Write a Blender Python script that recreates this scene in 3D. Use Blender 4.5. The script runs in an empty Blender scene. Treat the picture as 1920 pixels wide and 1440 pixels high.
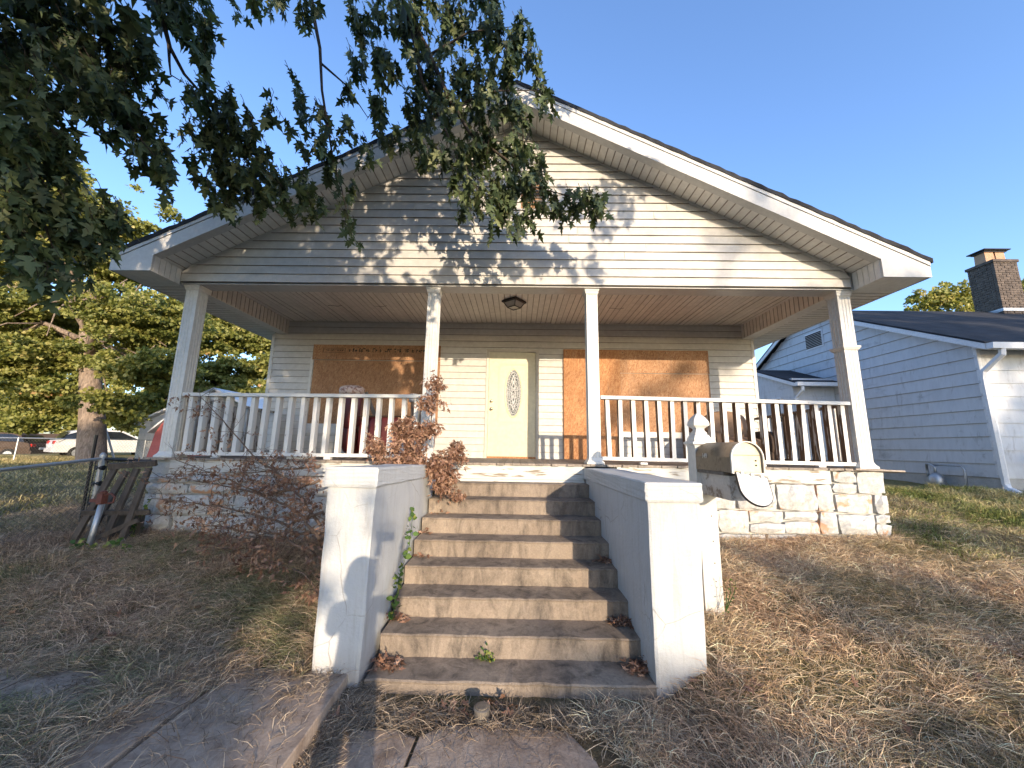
import bpy, math, random
import numpy as np
from mathutils import Vector, Matrix
R = math.radians
scene = bpy.context.scene
col = scene.collection
# ------------------------------------------------------------------ camera, light, exposure
cam_d = bpy.data.cameras.new('camera'); cam = bpy.data.objects.new('camera', cam_d); col.objects.link(cam)
cam_d.sensor_width = 36.0; cam_d.lens = 36.0 * 701.4 / 1920; cam_d.clip_start = 0.02; cam_d.clip_end = 2000
cam.matrix_world = Matrix.Translation((0, 0, .1924)) @ Matrix.Rotation(R(.843), 4, 'Z') @ Matrix.Rotation(R(90 + 9.692), 4, 'X') @ Matrix.Rotation(R(.884), 4, 'Z')
scene.camera = cam
SUN_DIR = Vector((-.342, 1, -.219)).normalized()        # the way the light travels
SUN_EL = math.asin(-SUN_DIR.z)
world = bpy.data.worlds.new('World'); scene.world = world; world.use_nodes = True
wn = world.node_tree; bg = wn.nodes['Background']
sky = wn.nodes.new('ShaderNodeTexSky'); sky.sky_type = 'NISHITA'; sky.sun_disc = False
sky.sun_elevation = SUN_EL
sky.sun_rotation = math.atan2(-SUN_DIR.x, -SUN_DIR.y)   # compass angle of the sun, clockwise from +Y
sky.air_density = 1.0; sky.dust_density = .9; sky.ozone_density = 2.2
hs = wn.nodes.new('ShaderNodeMixRGB'); hs.blend_type = 'MULTIPLY'; hs.inputs[0].default_value = 1; hs.inputs[2].default_value = (.89, .98, 1.19, 1)
wn.links.new(sky.outputs[0], hs.inputs[1]); wn.links.new(hs.outputs[0], bg.inputs[0]); bg.inputs[1].default_value = .15
sd = bpy.data.lights.new('sun', 'SUN'); sun = bpy.data.objects.new('sun', sd); col.objects.link(sun)
sd.energy = 2.3; sd.angle = R(.5); sd.color = (1, .80, .575)
sun.rotation_euler = SUN_DIR.to_track_quat('-Z', 'Y').to_euler()
scene.view_settings.view_transform = 'Standard'; scene.view_settings.look = 'None'
scene.view_settings.exposure = 1.55; scene.view_settings.gamma = 1
scene.render.engine = 'CYCLES'
scene.cycles.max_bounces = 8; scene.cycles.diffuse_bounces = 6; scene.cycles.transparent_max_bounces = 8

# ------------------------------------------------------------------ helpers
def tag(o, label=None, cat=None, group=None, kind=None):
    if label: o['label'] = label
    if cat: o['category'] = cat
    if group: o['group'] = group
    if kind: o['kind'] = kind
    return o
def thing(name, loc, label, cat, group=None):
    o = bpy.data.objects.new(name, None); col.objects.link(o); o.location = loc; o.empty_display_size = .2
    return tag(o, label, cat, group)
def link(name, me, parent=None, off=None):
    """verts are in world coordinates unless off is given; a child of a thing is shifted back by the thing's own place"""
    o = bpy.data.objects.new(name, me); col.objects.link(o)
    p = Vector(off) if off is not None else Vector((0, 0, 0))
    if parent is not None:
        o.parent = parent
        if parent.type == 'EMPTY': p = p - parent.location
        else: p = p - Vector(parent.get('_w', (0, 0, 0)))
    o.location = p
    if off is not None: o['_w'] = list(off)
    return o
class MB:
    def __init__(s): s.v = []; s.f = []
    def add(s, v, f):
        n = len(s.v); s.v += [tuple(p) for p in v]; s.f += [tuple(i + n for i in q) for q in f]; return s
    def box(s, x0, x1, y0, y1, z0, z1):
        return s.add([(x0,y0,z0),(x1,y0,z0),(x1,y1,z0),(x0,y1,z0),(x0,y0,z1),(x1,y0,z1),(x1,y1,z1),(x0,y1,z1)],
                     [(0,3,2,1),(4,5,6,7),(0,1,5,4),(1,2,6,5),(2,3,7,6),(3,0,4,7)])
    def bbox(s, x0, x1, y0, y1, z0, z1, b=.004):
        """box with chamfered long edges (outline in xz, run along y) and pulled-in ends"""
        pf = [(x0+b,z0),(x1-b,z0),(x1,z0+b),(x1,z1-b),(x1-b,z1),(x0+b,z1),(x0,z1-b),(x0,z0+b)]
        return s.prism(pf, 'y', y0, y1)
    def joint(s, name, mat, mat2, idx):
        me = s.mesh(name, mat); me.materials.append(mat2)
        for p in me.polygons:
            if p.index in idx: p.material_index = 1
        return me
    def prism(s, poly, axis, a, b):
        n = len(poly)
        def P(u, w, t): return {'x': (t,u,w), 'y': (u,t,w), 'z': (u,w,t)}[axis]
        v = [P(u, w, a) for u, w in poly] + [P(u, w, b) for u, w in poly]
        f = [tuple(range(n-1,-1,-1)), tuple(range(n, 2*n))] + [(i,(i+1)%n,(i+1)%n+n,i+n) for i in range(n)]
        return s.add(v, f)
    def beam(s, p, q, w, h, up=(0,0,1)):
        p = Vector(p); q = Vector(q); d = (q-p).normalized(); sx = d.cross(Vector(up))
        if sx.length < 1e-4: sx = d.cross(Vector((0,1,0)))
        sx.normalize(); u = sx.cross(d)
        v = [c + sx*a*w/2 + u*b*h/2 for c in (p, q) for a, b in ((-1,-1),(1,-1),(1,1),(-1,1))]
        return s.add(v, [(0,1,2,3),(7,6,5,4),(0,4,5,1),(1,5,6,2),(2,6,7,3),(3,7,4,0)])
    def tube(s, pts, r, n=8, cap=True):
        pts = [Vector(p) for p in pts]; m = len(pts)
        rs = r if isinstance(r, (list, tuple)) else [r]*m
        v = []; pu = None
        for i, p in enumerate(pts):
            d = (pts[min(i+1,m-1)] - pts[max(i-1,0)]).normalized()
            u = d.cross(Vector((0,0,1)) if abs(d.z) < .9 else Vector((1,0,0))).normalized() if pu is None else (pu - d*pu.dot(d)).normalized()
            pu = u; w = d.cross(u)
            v += [p + (u*math.cos(2*math.pi*k/n) + w*math.sin(2*math.pi*k/n))*rs[i] for k in range(n)]
        f = [(i*n+k, i*n+(k+1)%n, (i+1)*n+(k+1)%n, (i+1)*n+k) for i in range(m-1) for k in range(n)]
        if cap: f += [tuple(range(n-1,-1,-1)), tuple(range((m-1)*n, m*n))]
        return s.add(v, f)
    def lathe(s, c, prof, n=16, sq=False):
        v = []; m = len(prof)
        for r, z in prof:
            for k in range(n):
                a = 2*math.pi*k/n + math.pi/n
                kx = r/max(abs(math.cos(a)), abs(math.sin(a))) if sq else r
                v.append((c[0]+kx*math.cos(a), c[1]+kx*math.sin(a), c[2]+z))
        f = [(i*n+k, i*n+(k+1)%n, (i+1)*n+(k+1)%n, (i+1)*n+k) for i in range(m-1) for k in range(n)]
        f += [tuple(range(n-1,-1,-1)), tuple(range((m-1)*n, m*n))]
        return s.add(v, f)
    def mesh(s, name, mat, smooth=False):
        me = bpy.data.meshes.new(name); me.from_pydata(s.v, [], s.f); me.update()
        if mat: me.materials.append(mat)
        if smooth:
            me.polygons.foreach_set('use_smooth', [True]*len(me.polygons))
        return me
    def build(s, name, mat, parent=None, off=None, smooth=False):
        return link(name, s.mesh(name, mat, smooth), parent, off)
def npmesh(name, V, F, mat, tint=None, smooth=False):
    """V (n,3), F (m,k) all faces of k corners"""
    me = bpy.data.meshes.new(name); n, m, k = len(V), len(F), F.shape[1]
    me.vertices.add(n); me.vertices.foreach_set('co', V.astype(np.float32).ravel())
    me.loops.add(m*k); me.loops.foreach_set('vertex_index', F.astype(np.int32).ravel())
    me.polygons.add(m); me.polygons.foreach_set('loop_start', np.arange(0, m*k, k, dtype=np.int32))
    me.polygons.foreach_set('loop_total', np.full(m, k, dtype=np.int32))
    if smooth: me.polygons.foreach_set('use_smooth', np.ones(m, dtype=bool))
    me.update(calc_edges=True)
    if tint is not None:
        if tint.ndim == 1:
            a = me.attributes.new('tint', 'FLOAT', 'POINT'); a.data.foreach_set('value', tint.astype(np.float32))
        else:
            a = me.attributes.new('tint', 'FLOAT_COLOR', 'POINT')
            c = np.ones((n, 4), np.float32); c[:, :3] = tint; a.data.foreach_set('color', c.ravel())
    me.materials.append(mat); return me
def instances(T, F, M, O):
    """template verts T (t,3), faces F; M (n,3,3) matrices, O (n,3) origins"""
    n, t = len(M), len(T)
    V = np.einsum('nij,tj->nti', M, T) + O[:, None, :]
    FF = (F[None] + (np.arange(n)*t)[:, None, None]).reshape(-1, F.shape[1])
    return V.reshape(-1, 3), FF
def frames(D, N):
    """orthonormal frames: columns x (side), y (along D), z (normal near N)"""
    D = D/np.linalg.norm(D, axis=1, keepdims=True)
    X = np.cross(D, N); X /= np.linalg.norm(X, axis=1, keepdims=True)+1e-9
    Z = np.cross(X, D)
    return np.stack([X, D, Z], axis=2)

# ------------------------------------------------------------------ materials
def nd(nt, t, **kw):
    n = nt.nodes.new(t)
    for k, v in kw.items(): setattr(n, k, v)
    return n
def ramp(nt, fac, stops):
    r = nd(nt, 'ShaderNodeValToRGB'); e = r.color_ramp.elements
    while len(e) < len(stops): e.new(.5)
    for i, (p, c) in enumerate(stops):
        e[i].position = p; e[i].color = (*c, 1) if len(c) == 3 else c
    nt.links.new(fac, r.inputs[0]); return r.outputs[0]
def noise(nt, vec, scale, detail=6, rough=.6, dist=0):
    n = nd(nt, 'ShaderNodeTexNoise'); n.inputs['Scale'].default_value = scale; n.inputs['Detail'].default_value = detail
    n.inputs['Roughness'].default_value = rough; n.inputs['Distortion'].default_value = dist
    if vec is not None: nt.links.new(vec, n.inputs['Vector'])
    return n.outputs['Fac']
def mapping(nt, sc=(1,1,1), rot=(0,0,0), world=True):
    m = nd(nt, 'ShaderNodeMapping'); m.inputs['Scale'].default_value = sc; m.inputs['Rotation'].default_value = rot
    if world:
        g = nd(nt, 'ShaderNodeNewGeometry'); nt.links.new(g.outputs['Position'], m.inputs[0])
    else:
        g = nd(nt, 'ShaderNodeTexCoord'); nt.links.new(g.outputs['Object'], m.inputs[0])
    return m.outputs[0]
def mix(nt, fac, a, b, mode='MIX'):
    m = nd(nt, 'ShaderNodeMixRGB', blend_type=mode)
    for s, v in ((0, fac), (1, a), (2, b)):
        if isinstance(v, (int, float)): m.inputs[s].default_value = v if s == 0 else (v, v, v, 1)
        elif isinstance(v, tuple): m.inputs[s].default_value = (*v[:3], 1)
        else: nt.links.new(v, m.inputs[s])
    return m.outputs[0]
def newmat(name, rough=.6, spec=.3, metal=0):
    m = bpy.data.materials.new(name); m.use_nodes = True; b = m.node_tree.nodes['Principled BSDF']
    b.inputs['Roughness'].default_value = rough; b.inputs['Specular IOR Level'].default_value = spec; b.inputs['Metallic'].default_value = metal
    return m, m.node_tree, b
def bump(nt, b, h, strength=.3, dist=.01):
    n = nd(nt, 'ShaderNodeBump'); n.inputs['Strength'].default_value = strength; n.inputs['Distance'].default_value = dist
    nt.links.new(h, n.inputs['Height']); nt.links.new(n.outputs[0], b.inputs['Normal'])
def mottled(name, c1, c2, scale=4, rough=.6, spec=.3, metal=0, sc=(1,1,1), bs=.25, bd=.004, c3=None, s3=30, t3=(.62,.7), world=True, perobj=0):
    m, nt, b = newmat(name, rough, spec, metal)
    v = mapping(nt, sc, world=world)
    f = noise(nt, v, scale, 8, .65)
    c = ramp(nt, f, [(.32, c1), (.68, c2)])
    f2 = noise(nt, v, scale*9, 4, .6)
    c = mix(nt, .35, c, ramp(nt, f2, [(.3, (.55,.55,.55)), (.7, (1,1,1))]), 'MULTIPLY')
    if c3:
        f3 = noise(nt, v, s3, 6, .7, .4); c = mix(nt, ramp(nt, f3, [(t3[0], (0,0,0)), (t3[1], (1,1,1))]), c, c3)
    if perobj:
        oi = nd(nt, 'ShaderNodeObjectInfo')
        c = mix(nt, 1, c, ramp(nt, oi.outputs['Random'], [(0, (1-perobj,)*3), (1, (1,1,1))]), 'MULTIPLY')
    nt.links.new(c, b.inputs['Base Color'])
    bump(nt, b, f2, bs, bd)
    return m
M = {}
M['vinyl'] = mottled('vinyl_siding', (.54,.53,.505), (.615,.605,.575), 1.3, .45, .35, bs=.08, c3=(.50,.47,.40), s3=2.2, t3=(.66,.85), perobj=.12)
M['vinyl_trim'] = mottled('vinyl_trim', (.55,.545,.52), (.62,.615,.59), 2, .4, .35, bs=.06, perobj=.05, c3=(.5,.48,.42), s3=5, t3=(.68,.85))
M['soffit'] = mottled('soffit_vinyl', (.76,.74,.69), (.82,.80,.75), 1.5, .5, .3, bs=.08, perobj=.08)
M['ceiling'] = mottled('ceiling_vinyl', (.76,.71,.65), (.83,.78,.72), 1.1, .55, .3, bs=.1, perobj=.10, c3=(.40,.32,.25), s3=3.5, t3=(.70,.80))
M['post'] = mottled('post_vinyl', (.60,.595,.57), (.68,.675,.65), 3, .4, .35, bs=.06, c3=(.5,.48,.43), s3=9, t3=(.70,.8))
M['lap_shade'] = mottled('lap_shade_paint', (.20,.18,.155), (.34,.31,.27), 2.5, .8)  # shade line below each lap, painted as a dark colour
M['joint'] = mottled('groove_shade_paint', (.30,.26,.22), (.48,.43,.37), 2.5, .8)  # shade in the board grooves, painted onto the groove faces
M['shingle'] = mottled('asphalt_shingle', (.02,.021,.024), (.05,.052,.058), 3, .9, .2, bs=.6, bd=.006)
M['dark_gap'] = mottled('dark_gap', (.05,.045,.04), (.08,.07,.06), 5)
def peeling(name, paint, wood, t=(.52,.60), sc=(1,1,1), scale=7, rot=.55):
    m, nt, b = newmat(name, .65, .3)
    v = mapping(nt, sc); f = noise(nt, v, scale, 10, rot, .5)
    mk = ramp(nt, f, [(t[0], (0,0,0)), (t[1], (1,1,1))])
    g = noise(nt, v, scale*3, 4)
    w = mix(nt, g, wood, tuple(x*.45 for x in wood)); p = mix(nt, noise(nt, v, 3), paint, tuple(x*.85 for x in paint))
    nt.links.new(mix(nt, mk, p, w), b.inputs['Base Color']); inv = nd(nt, 'ShaderNodeMath', operation='SUBTRACT'); inv.inputs[0].default_value = 1
    nt.links.new(mk, inv.inputs[1]); bump(nt, b, inv.outputs[0], .5, .003)
    return m
M['rail'] = peeling('painted_rail', (.68,.68,.66), (.40,.34,.28), (.66,.70), (3,3,1), 6)
M['rail_worn'] = peeling('worn_rail', (.62,.60,.56), (.20,.125,.08), (.40,.46), (4,4,.6), 5)
M['rail_grey'] = peeling('grey_rail', (.50,.50,.49), (.16,.13,.11), (.52,.58), (4,4,.6), 5)
M['deck_paint'] = peeling('painted_board', (.58,.58,.55), (.34,.29,.22), (.56,.64), (.7,2,5), 6)
M['deck'] = mottled('deck_board', (.26,.22,.18), (.40,.35,.30), 6, .8, sc=(4,1,1), perobj=.3)
def painted_render():
    m, nt, b = newmat('painted_concrete', .7, .3)
    v = mapping(nt); f = noise(nt, v, 1.7, 8, .65); g = noise(nt, v, 34, 6, .7); st = noise(nt, mapping(nt, (6,6,.7)), 3, 7, .75, .5); h = noise(nt, v, 9, 10, .75, .8)
    c = ramp(nt, f, [(.3, (.43,.45,.465)), (.7, (.51,.53,.54))])
    c = mix(nt, ramp(nt, st, [(.50, (0,0,0)), (.78, (.7,.7,.7))]), c, (.33,.32,.29))
    c = mix(nt, ramp(nt, h, [(.68, (0,0,0)), (.70, (1,1,1))]), c, (.33,.31,.28))
    sp = nd(nt, 'ShaderNodeSeparateXYZ'); nt.links.new(v, sp.inputs[0]); mr = nd(nt, 'ShaderNodeMapRange'); mr.inputs[1].default_value = -1.40; mr.inputs[2].default_value = -1.15; mr.inputs[3].default_value = 1; mr.inputs[4].default_value = 0
    nt.links.new(sp.outputs['Z'], mr.inputs[0]); e = nd(nt, 'ShaderNodeMath', operation='MULTIPLY'); nt.links.new(mr.outputs[0], e.inputs[0]); nt.links.new(h, e.inputs[1])
    c = mix(nt, e.outputs[0], c, (.30,.24,.19)); nt.links.new(c, b.inputs['Base Color'])
    vo = nd(nt, 'ShaderNodeTexVoronoi', feature='DISTANCE_TO_EDGE'); vo.inputs['Scale'].default_value = 1.7
    wq = nd(nt, 'ShaderNodeTexNoise'); wq.inputs['Scale'].default_value = 3; nt.links.new(v, wq.inputs['Vector']); nt.links.new(mix(nt, .12, v, wq.outputs['Color'], 'ADD'), vo.inputs['Vector'])
    ck = ramp(nt, vo.outputs['Distance'], [(.0, (1,1,1)), (.006, (0,0,0))]); c = mix(nt, mix(nt, 1, ck, ramp(nt, f, [(.48, (0,0,0)), (.55, (.8,.8,.8))]), 'MULTIPLY'), c, (.22,.20,.18)); nt.links.new(c, b.inputs['Base Color'])
    hh = mix(nt, .35, g, h); bump(nt, b, hh, .8, .012); return m
M['concrete_white'] = painted_render()
def concrete(name, c1, c2, c3, stain):
    m, nt, b = newmat(name, .85, .25)
    v = mapping(nt); f = noise(nt, v, 1.6, 8, .7); g = noise(nt, v, 60, 3, .7); h = noise(nt, mapping(nt, (1,1,.35)), 7, 6, .7, .6)
    c = ramp(nt, f, [(.3, c1), (.5, c2), (.7, c3)])
    c = mix(nt, ramp(nt, h, [(.46, (0,0,0)), (.70, (.9,.9,.9))]), c, stain)
    c = mix(nt, .5, c, ramp(nt, g, [(.3, (.55,.55,.55)), (.65, (1,1,1))]), 'MULTIPLY')
    vo = nd(nt, 'ShaderNodeTexVoronoi'); vo.inputs['Scale'].default_value = 160; nt.links.new(v, vo.inputs['Vector'])
    c = mix(nt, ramp(nt, vo.outputs['Distance'], [(.10, (.5,.5,.5)), (.22, (0,0,0))]), c, (.42,.36,.30))
    nt.links.new(c, b.inputs['Base Color']); 
    h2 = mix(nt, .5, g, f); bump(nt, b, h2, .6, .008)
    return m
M['step'] = concrete('step_concrete', (.18,.145,.115), (.27,.22,.175), (.35,.29,.23), (.07,.06,.052))
M['slab'] = concrete('slab_concrete', (.32,.24,.185), (.41,.32,.25), (.49,.39,.31), (.20,.145,.11))
def osb(name, c1, c2, c3):
    m, nt, b = newmat(name, .7, .2)
    outs = None
    for i, (rot, s) in enumerate((((0,.25,0), 1), ((0,-.75,0), 1.1), ((0,1.25,0), .9))):
        v0 = mapping(nt, (1,1,1), rot); nn = nd(nt, 'ShaderNodeTexNoise'); nn.inputs['Scale'].default_value = 5; nt.links.new(v0, nn.inputs['Vector'])
        wv = mix(nt, .035, v0, nn.outputs['Color'], 'ADD'); mp = nd(nt, 'ShaderNodeMapping'); mp.inputs['Scale'].default_value = (13*s, 2, 48*s); nt.links.new(wv, mp.inputs[0]); v = mp.outputs[0]
        vo = nd(nt, 'ShaderNodeTexVoronoi'); vo.inputs['Scale'].default_value = 1.6; nt.links.new(v, vo.inputs['Vector'])
        sep = nd(nt, 'ShaderNodeSeparateColor'); nt.links.new(vo.outputs['Color'], sep.inputs[0])
        c = ramp(nt, sep.outputs[0], [(.0, c1), (.45, c2), (1, c3)])
        outs = c if outs is None else mix(nt, sep.outputs[1], outs, c)
    f = noise(nt, mapping(nt), 1.4, 5)
    outs = mix(nt, .75, outs, ramp(nt, f, [(.3, (.60,.56,.54)), (.7, (1,1,1))]), 'MULTIPLY')
    st_ = noise(nt, mapping(nt, (3,3,.5)), 3, 6, .7); outs = mix(nt, ramp(nt, st_, [(.55, (0,0,0)), (.78, (.6,.6,.6))]), outs, (.22,.15,.11))
    nt.links.new(outs, b.inputs['Base Color']); bump(nt, b, outs, .25, .003)
    return m
M['osb'] = osb('strand_board', (.29,.145,.075), (.42,.235,.125), (.54,.34,.205))
M['osb_dark'] = osb('weathered_strand_board', (.27,.14,.075), (.37,.205,.11), (.47,.29,.165))
M['osb_red'] = osb('reddish_strand_board', (.30,.13,.06), (.42,.205,.09), (.54,.31,.16))
M['ink'] = mottled('black_ink', (.02,.018,.016), (.06,.05,.04), 20)
M['door'] = mottled('cream_door', (.57,.54,.40), (.61,.58,.44), 1.5, .4, .4, bs=.04)
M['door_trim'] = mottled('oval_trim', (.70,.68,.40), (.74,.72,.46), 2, .4, bs=.03)
M['frame'] = mottled('door_frame', (.50,.47,.41), (.57,.54,.48), 3, .45, bs=.05)
M['brass'] = mottled('brass', (.55,.50,.36), (.70,.66,.52), 5, .25, .5, 1)
M['lead'] = mottled('lead_came', (.68,.69,.70), (.8,.8,.82), 5, .35, .5, .2)
def textured_glass():
    m, nt, b = newmat('leaded_glass', .15, .6)
    v = mapping(nt); vo = nd(nt, 'ShaderNodeTexVoronoi', feature='DISTANCE_TO_EDGE'); vo.inputs['Scale'].default_value = 24; nt.links.new(v, vo.inputs['Vector'])
    c = ramp(nt, vo.outputs['Distance'], [(.03, (.60,.62,.64)), (.08, (.035,.04,.045)), (.4, (.12,.135,.14))])
    nt.links.new(c, b.inputs['Base Color']); bump(nt, b, vo.outputs['Distance'], .5, .004); return m
M['lglass'] = textured_glass()
M['black'] = mottled('black_metal', (.012,.012,.013), (.025,.025,.026), 6, .4)
M['milk'] = mottled('milky_glass', (.45,.43,.38), (.55,.52,.46), 8, .2, .5)
M['dark_glass'] = mottled('window_glass', (.012,.014,.018), (.03,.035,.04), 3, .08, .6)
def stone():
    m, nt, b = newmat('painted_stone', .8, .25)
    v = mapping(nt); f = noise(nt, v, 3.2, 10, .62, .6); g = noise(nt, v, 22, 6, .7)
    oi = nd(nt, 'ShaderNodeObjectInfo'); a = nd(nt, 'ShaderNodeMath', operation='MULTIPLY_ADD'); a.inputs[1].default_value = .16; a.inputs[2].default_value = -.09
    nt.links.new(oi.outputs['Random'], a.inputs[0]); s = nd(nt, 'ShaderNodeMath', operation='ADD'); nt.links.new(f, s.inputs[0]); nt.links.new(a.outputs[0], s.inputs[1])
    mk = ramp(nt, s.outputs[0], [(.575, (0,0,0)), (.625, (1,1,1))])
    w = mix(nt, g, (.40,.21,.12), (.58,.40,.28)); p = mix(nt, ramp(nt, g, [(.35, (0,0,0)), (.65, (1,1,1))]), (.36,.365,.36), (.54,.545,.535))
    nt.links.new(mix(nt, mk, p, w), b.inputs['Base Color']); bump(nt, b, g, .7, .012); return m
M['stone'] = stone()
M['mortar'] = mottled('mortar', (.38,.38,.37), (.52,.52,.50), 6, .9, bs=.6, bd=.01)
def plank(name, paint, dirt, t=(.60,.72), perobj=.05):
    m, nt, b = newmat(name, .6, .3)
    v = mapping(nt, (1,1,2.2)); f = noise(nt, v, 1.1, 8, .65, .3); g = noise(nt, mapping(nt, (2,2,.5)), 6, 6)
    c = mix(nt, ramp(nt, f, [(t[0], (0,0,0)), (t[1], (1,1,1))]), paint, dirt)
    c = mix(nt, .3, c, ramp(nt, g, [(.35, (.7,.7,.7)), (.6, (1,1,1))]), 'MULTIPLY')
    k2 = noise(nt, mapping(nt, (1,1.2,.35)), 4.5, 8, .75, .8); c = mix(nt, ramp(nt, k2, [(.56, (0,0,0)), (.70, (.75,.75,.75))]), c, (.26,.25,.24))
    oi = nd(nt, 'ShaderNodeObjectInfo'); c = mix(nt, 1, c, ramp(nt, oi.outputs['Random'], [(0, (1-perobj,)*3), (1, (1,1,1))]), 'MULTIPLY')
    nt.links.new(c, b.inputs['Base Color']); bump(nt, b, g, .15, .004); return m
M['nb_plank'] = plank('neighbour_plank', (.57,.59,.61), (.38,.39,.40))
M['nb_trim'] = mottled('neighbour_trim', (.70,.72,.74), (.78,.79,.80), 3, .5)
M['brick'] = mottled('grey_brick', (.075,.06,.05), (.17,.135,.11), 7, .85, perobj=.2, bs=.5)
M['clay'] = mottled('clay_flue', (.42,.25,.15), (.52,.33,.21), 6, .8)
M['galv'] = mottled('galvanised_steel', (.38,.39,.40), (.52,.53,.54), 12, .45, .5, .7)
M['wire'] = mottled('fence_wire', (.14,.12,.10), (.24,.21,.18), 12, .6, .4, .3)
M['rust'] = mottled('rusty_clamp', (.11,.04,.03), (.19,.07,.05), 14, .6)
M['grey_wood'] = mottled('weathered_wood', (.10,.085,.075), (.22,.195,.17), 6, .85, sc=(3,3,.8), bs=.5)
M['dark_wood'] = mottled('dark_weathered_wood', (.05,.042,.036), (.12,.10,.085), 6, .85, sc=(3,3,.8), bs=.5)
M['cap_metal'] = mottled('tarnished_metal', (.16,.14,.12), (.28,.25,.21), 22, .5, .5, .5)
M['mailbox'] = mottled('tan_mailbox', (.15,.11,.072), (.24,.185,.125), 5, .5, .4, bs=.2, c3=(.07,.05,.035), s3=14, t3=(.56,.66))
M['mail_in'] = mottled('mailbox_inside', (.62,.55,.40), (.68,.61,.46), 4, .5, bs=.05)
M['mail_lip'] = mottled('mailbox_lip', (.72,.70,.64), (.80,.78,.72), 6, .4)
M['mail_door'] = mottled('mailbox_door', (.66,.65,.64), (.74,.73,.71), 4, .45, c3=(.45,.42,.40), s3=40, t3=(.70,.76))
M['mail_print'] = mottled('faded_print', (.50,.49,.48), (.58,.57,.56), 20)
M['scrawl'] = mottled('scrawled_paint', (.55,.52,.46), (.65,.62,.55), 30)
M['arm'] = mottled('post_arm', (.50,.46,.42), (.60,.56,.52), 5, .6, c3=(.24,.19,.15), s3=9, t3=(.52,.60))
M['tan_fabric'] = mottled('tufted_tan', (.24,.145,.085), (.33,.21,.13), 5, .7)
M['dark_brown'] = mottled('dark_upholstery', (.05,.032,.022), (.09,.06,.042), 5, .7)
M['maroon'] = mottled('maroon_upholstery', (.08,.010,.012), (.13,.020,.020), 4, .45, .5)
M['cream_cloth'] = mottled('patterned_cloth', (.46,.34,.28), (.62,.50,.44), 9, .8, c3=(.25,.14,.11), s3=16, t3=(.5,.55))
M['red_paint'] = mottled('red_paint', (.33,.085,.08), (.42,.12,.11), 3, .6)
M['car_paint'] = mottled('white_car_paint', (.66,.66,.66), (.72,.72,.72), 2, .25, .6, bs=0)
M['tail'] = mottled('tail_lamp', (.40,.02,.02), (.55,.04,.03), 5, .2, .6)
M['tyre'] = mottled('tyre_rubber', (.015,.015,.015), (.03,.03,.03), 9, .85)
M['shed'] = plank('shed_plank', (.66,.66,.66), (.45,.45,.44))
M['skin'] = mottled('skin', (.45,.27,.19), (.52,.33,.24), 6, .5)
M['hair'] = mottled('hair', (.03,.018,.01), (.06,.035,.02), 30, .6)
M['shirt'] = mottled('shirt', (.10,.12,.18), (.14,.16,.22), 4, .8)
M['jeans'] = mottled('jeans', (.05,.07,.13), (.08,.10,.17), 8, .85)
M['asphalt'] = mottled('asphalt', (.045,.045,.047), (.06,.06,.062), 3, .9, bs=.5)
M['white_plastic'] = mottled('white_plastic', (.70,.70,.68), (.78,.78,.76), 4, .35)
M['clear_jar'] = mottled('jar_glass', (.35,.33,.32), (.50,.48,.46), 30, .1, .6)
def bark(name, c1, c2):
    m, nt, b = newmat(name, .9, .15); v = mapping(nt, (1,1,.25)); f = noise(nt, v, 14, 8, .7, 1)
    nt.links.new(ramp(nt, f, [(.35, c1), (.65, c2)]), b.inputs['Base Color']); bump(nt, b, f, .9, .03); return m
M['bark'] = bark('pale_bark', (.13,.10,.08), (.36,.28,.22))
M['bark_dark'] = bark('dark_bark', (.035,.028,.022), (.11,.09,.075))
M['dead_wood'] = bark('dead_wood', (.09,.065,.05), (.24,.17,.13))
def leafmat(name, stops, trans=.35, gloss=.35, k=1.0):
    m = bpy.data.materials.new(name); m.use_nodes = True; nt = m.node_tree; b = nt.nodes['Principled BSDF']; out = nt.nodes['Material Output']
    at = nd(nt, 'ShaderNodeAttribute', attribute_name='tint')
    oi = nd(nt, 'ShaderNodeObjectInfo')
    c = ramp(nt, at.outputs['Fac'], stops)
    nt.links.new(c, b.inputs['Base Color']); b.inputs['Roughness'].default_value = .5; b.inputs['Specular IOR Level'].default_value = gloss
    t = nd(nt, 'ShaderNodeBsdfTranslucent'); c2 = mix(nt, 1, c, (1.0, 1.0, .45), 'MULTIPLY'); nt.links.new(c2, t.inputs[0])
    ms = nd(nt, 'ShaderNodeMixShader'); ms.inputs[0].default_value = trans
    nt.links.new(b.outputs[0], ms.inputs[1]); nt.links.new(t.outputs[0], ms.inputs[2]); nt.links.new(ms.outputs[0], out.inputs[0])
    return m
M['maple'] = leafmat('maple_leaf', [(0, (.032,.050,.022)), (.45, (.065,.095,.040)), (.85, (.13,.17,.075)), (1, (.24,.26,.13))], .25)
M['bgleaf'] = leafmat('oak_leaf', [(0, (.11,.13,.03)), (.4, (.24,.25,.06)), (.8, (.38,.36,.11)), (.96, (.50,.42,.16)), (1, (.50,.26,.11))], .35)
M['street_leaf'] = leafmat('street_tree_leaf', [(0, (.04,.07,.02)), (1, (.09,.13,.04))], .15)
M['dead_leaf'] = leafmat('dead_leaf', [(0, (.12,.06,.04)), (.5, (.26,.145,.10)), (1, (.42,.27,.19))], .15)
M['weed'] = leafmat('weed_leaf', [(0, (.04,.09,.025)), (.6, (.09,.17,.04)), (1, (.30,.30,.07))], .3)
def attrmat(name, rough=.85):
    m, nt, b = newmat(name, rough, .15); at = nd(nt, 'ShaderNodeAttribute', attribute_name='tint'); nt.links.new(at.outputs['Color'], b.inputs['Base Color'])
    return m
M['grass'] = attrmat('dry_grass_blade')
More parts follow.
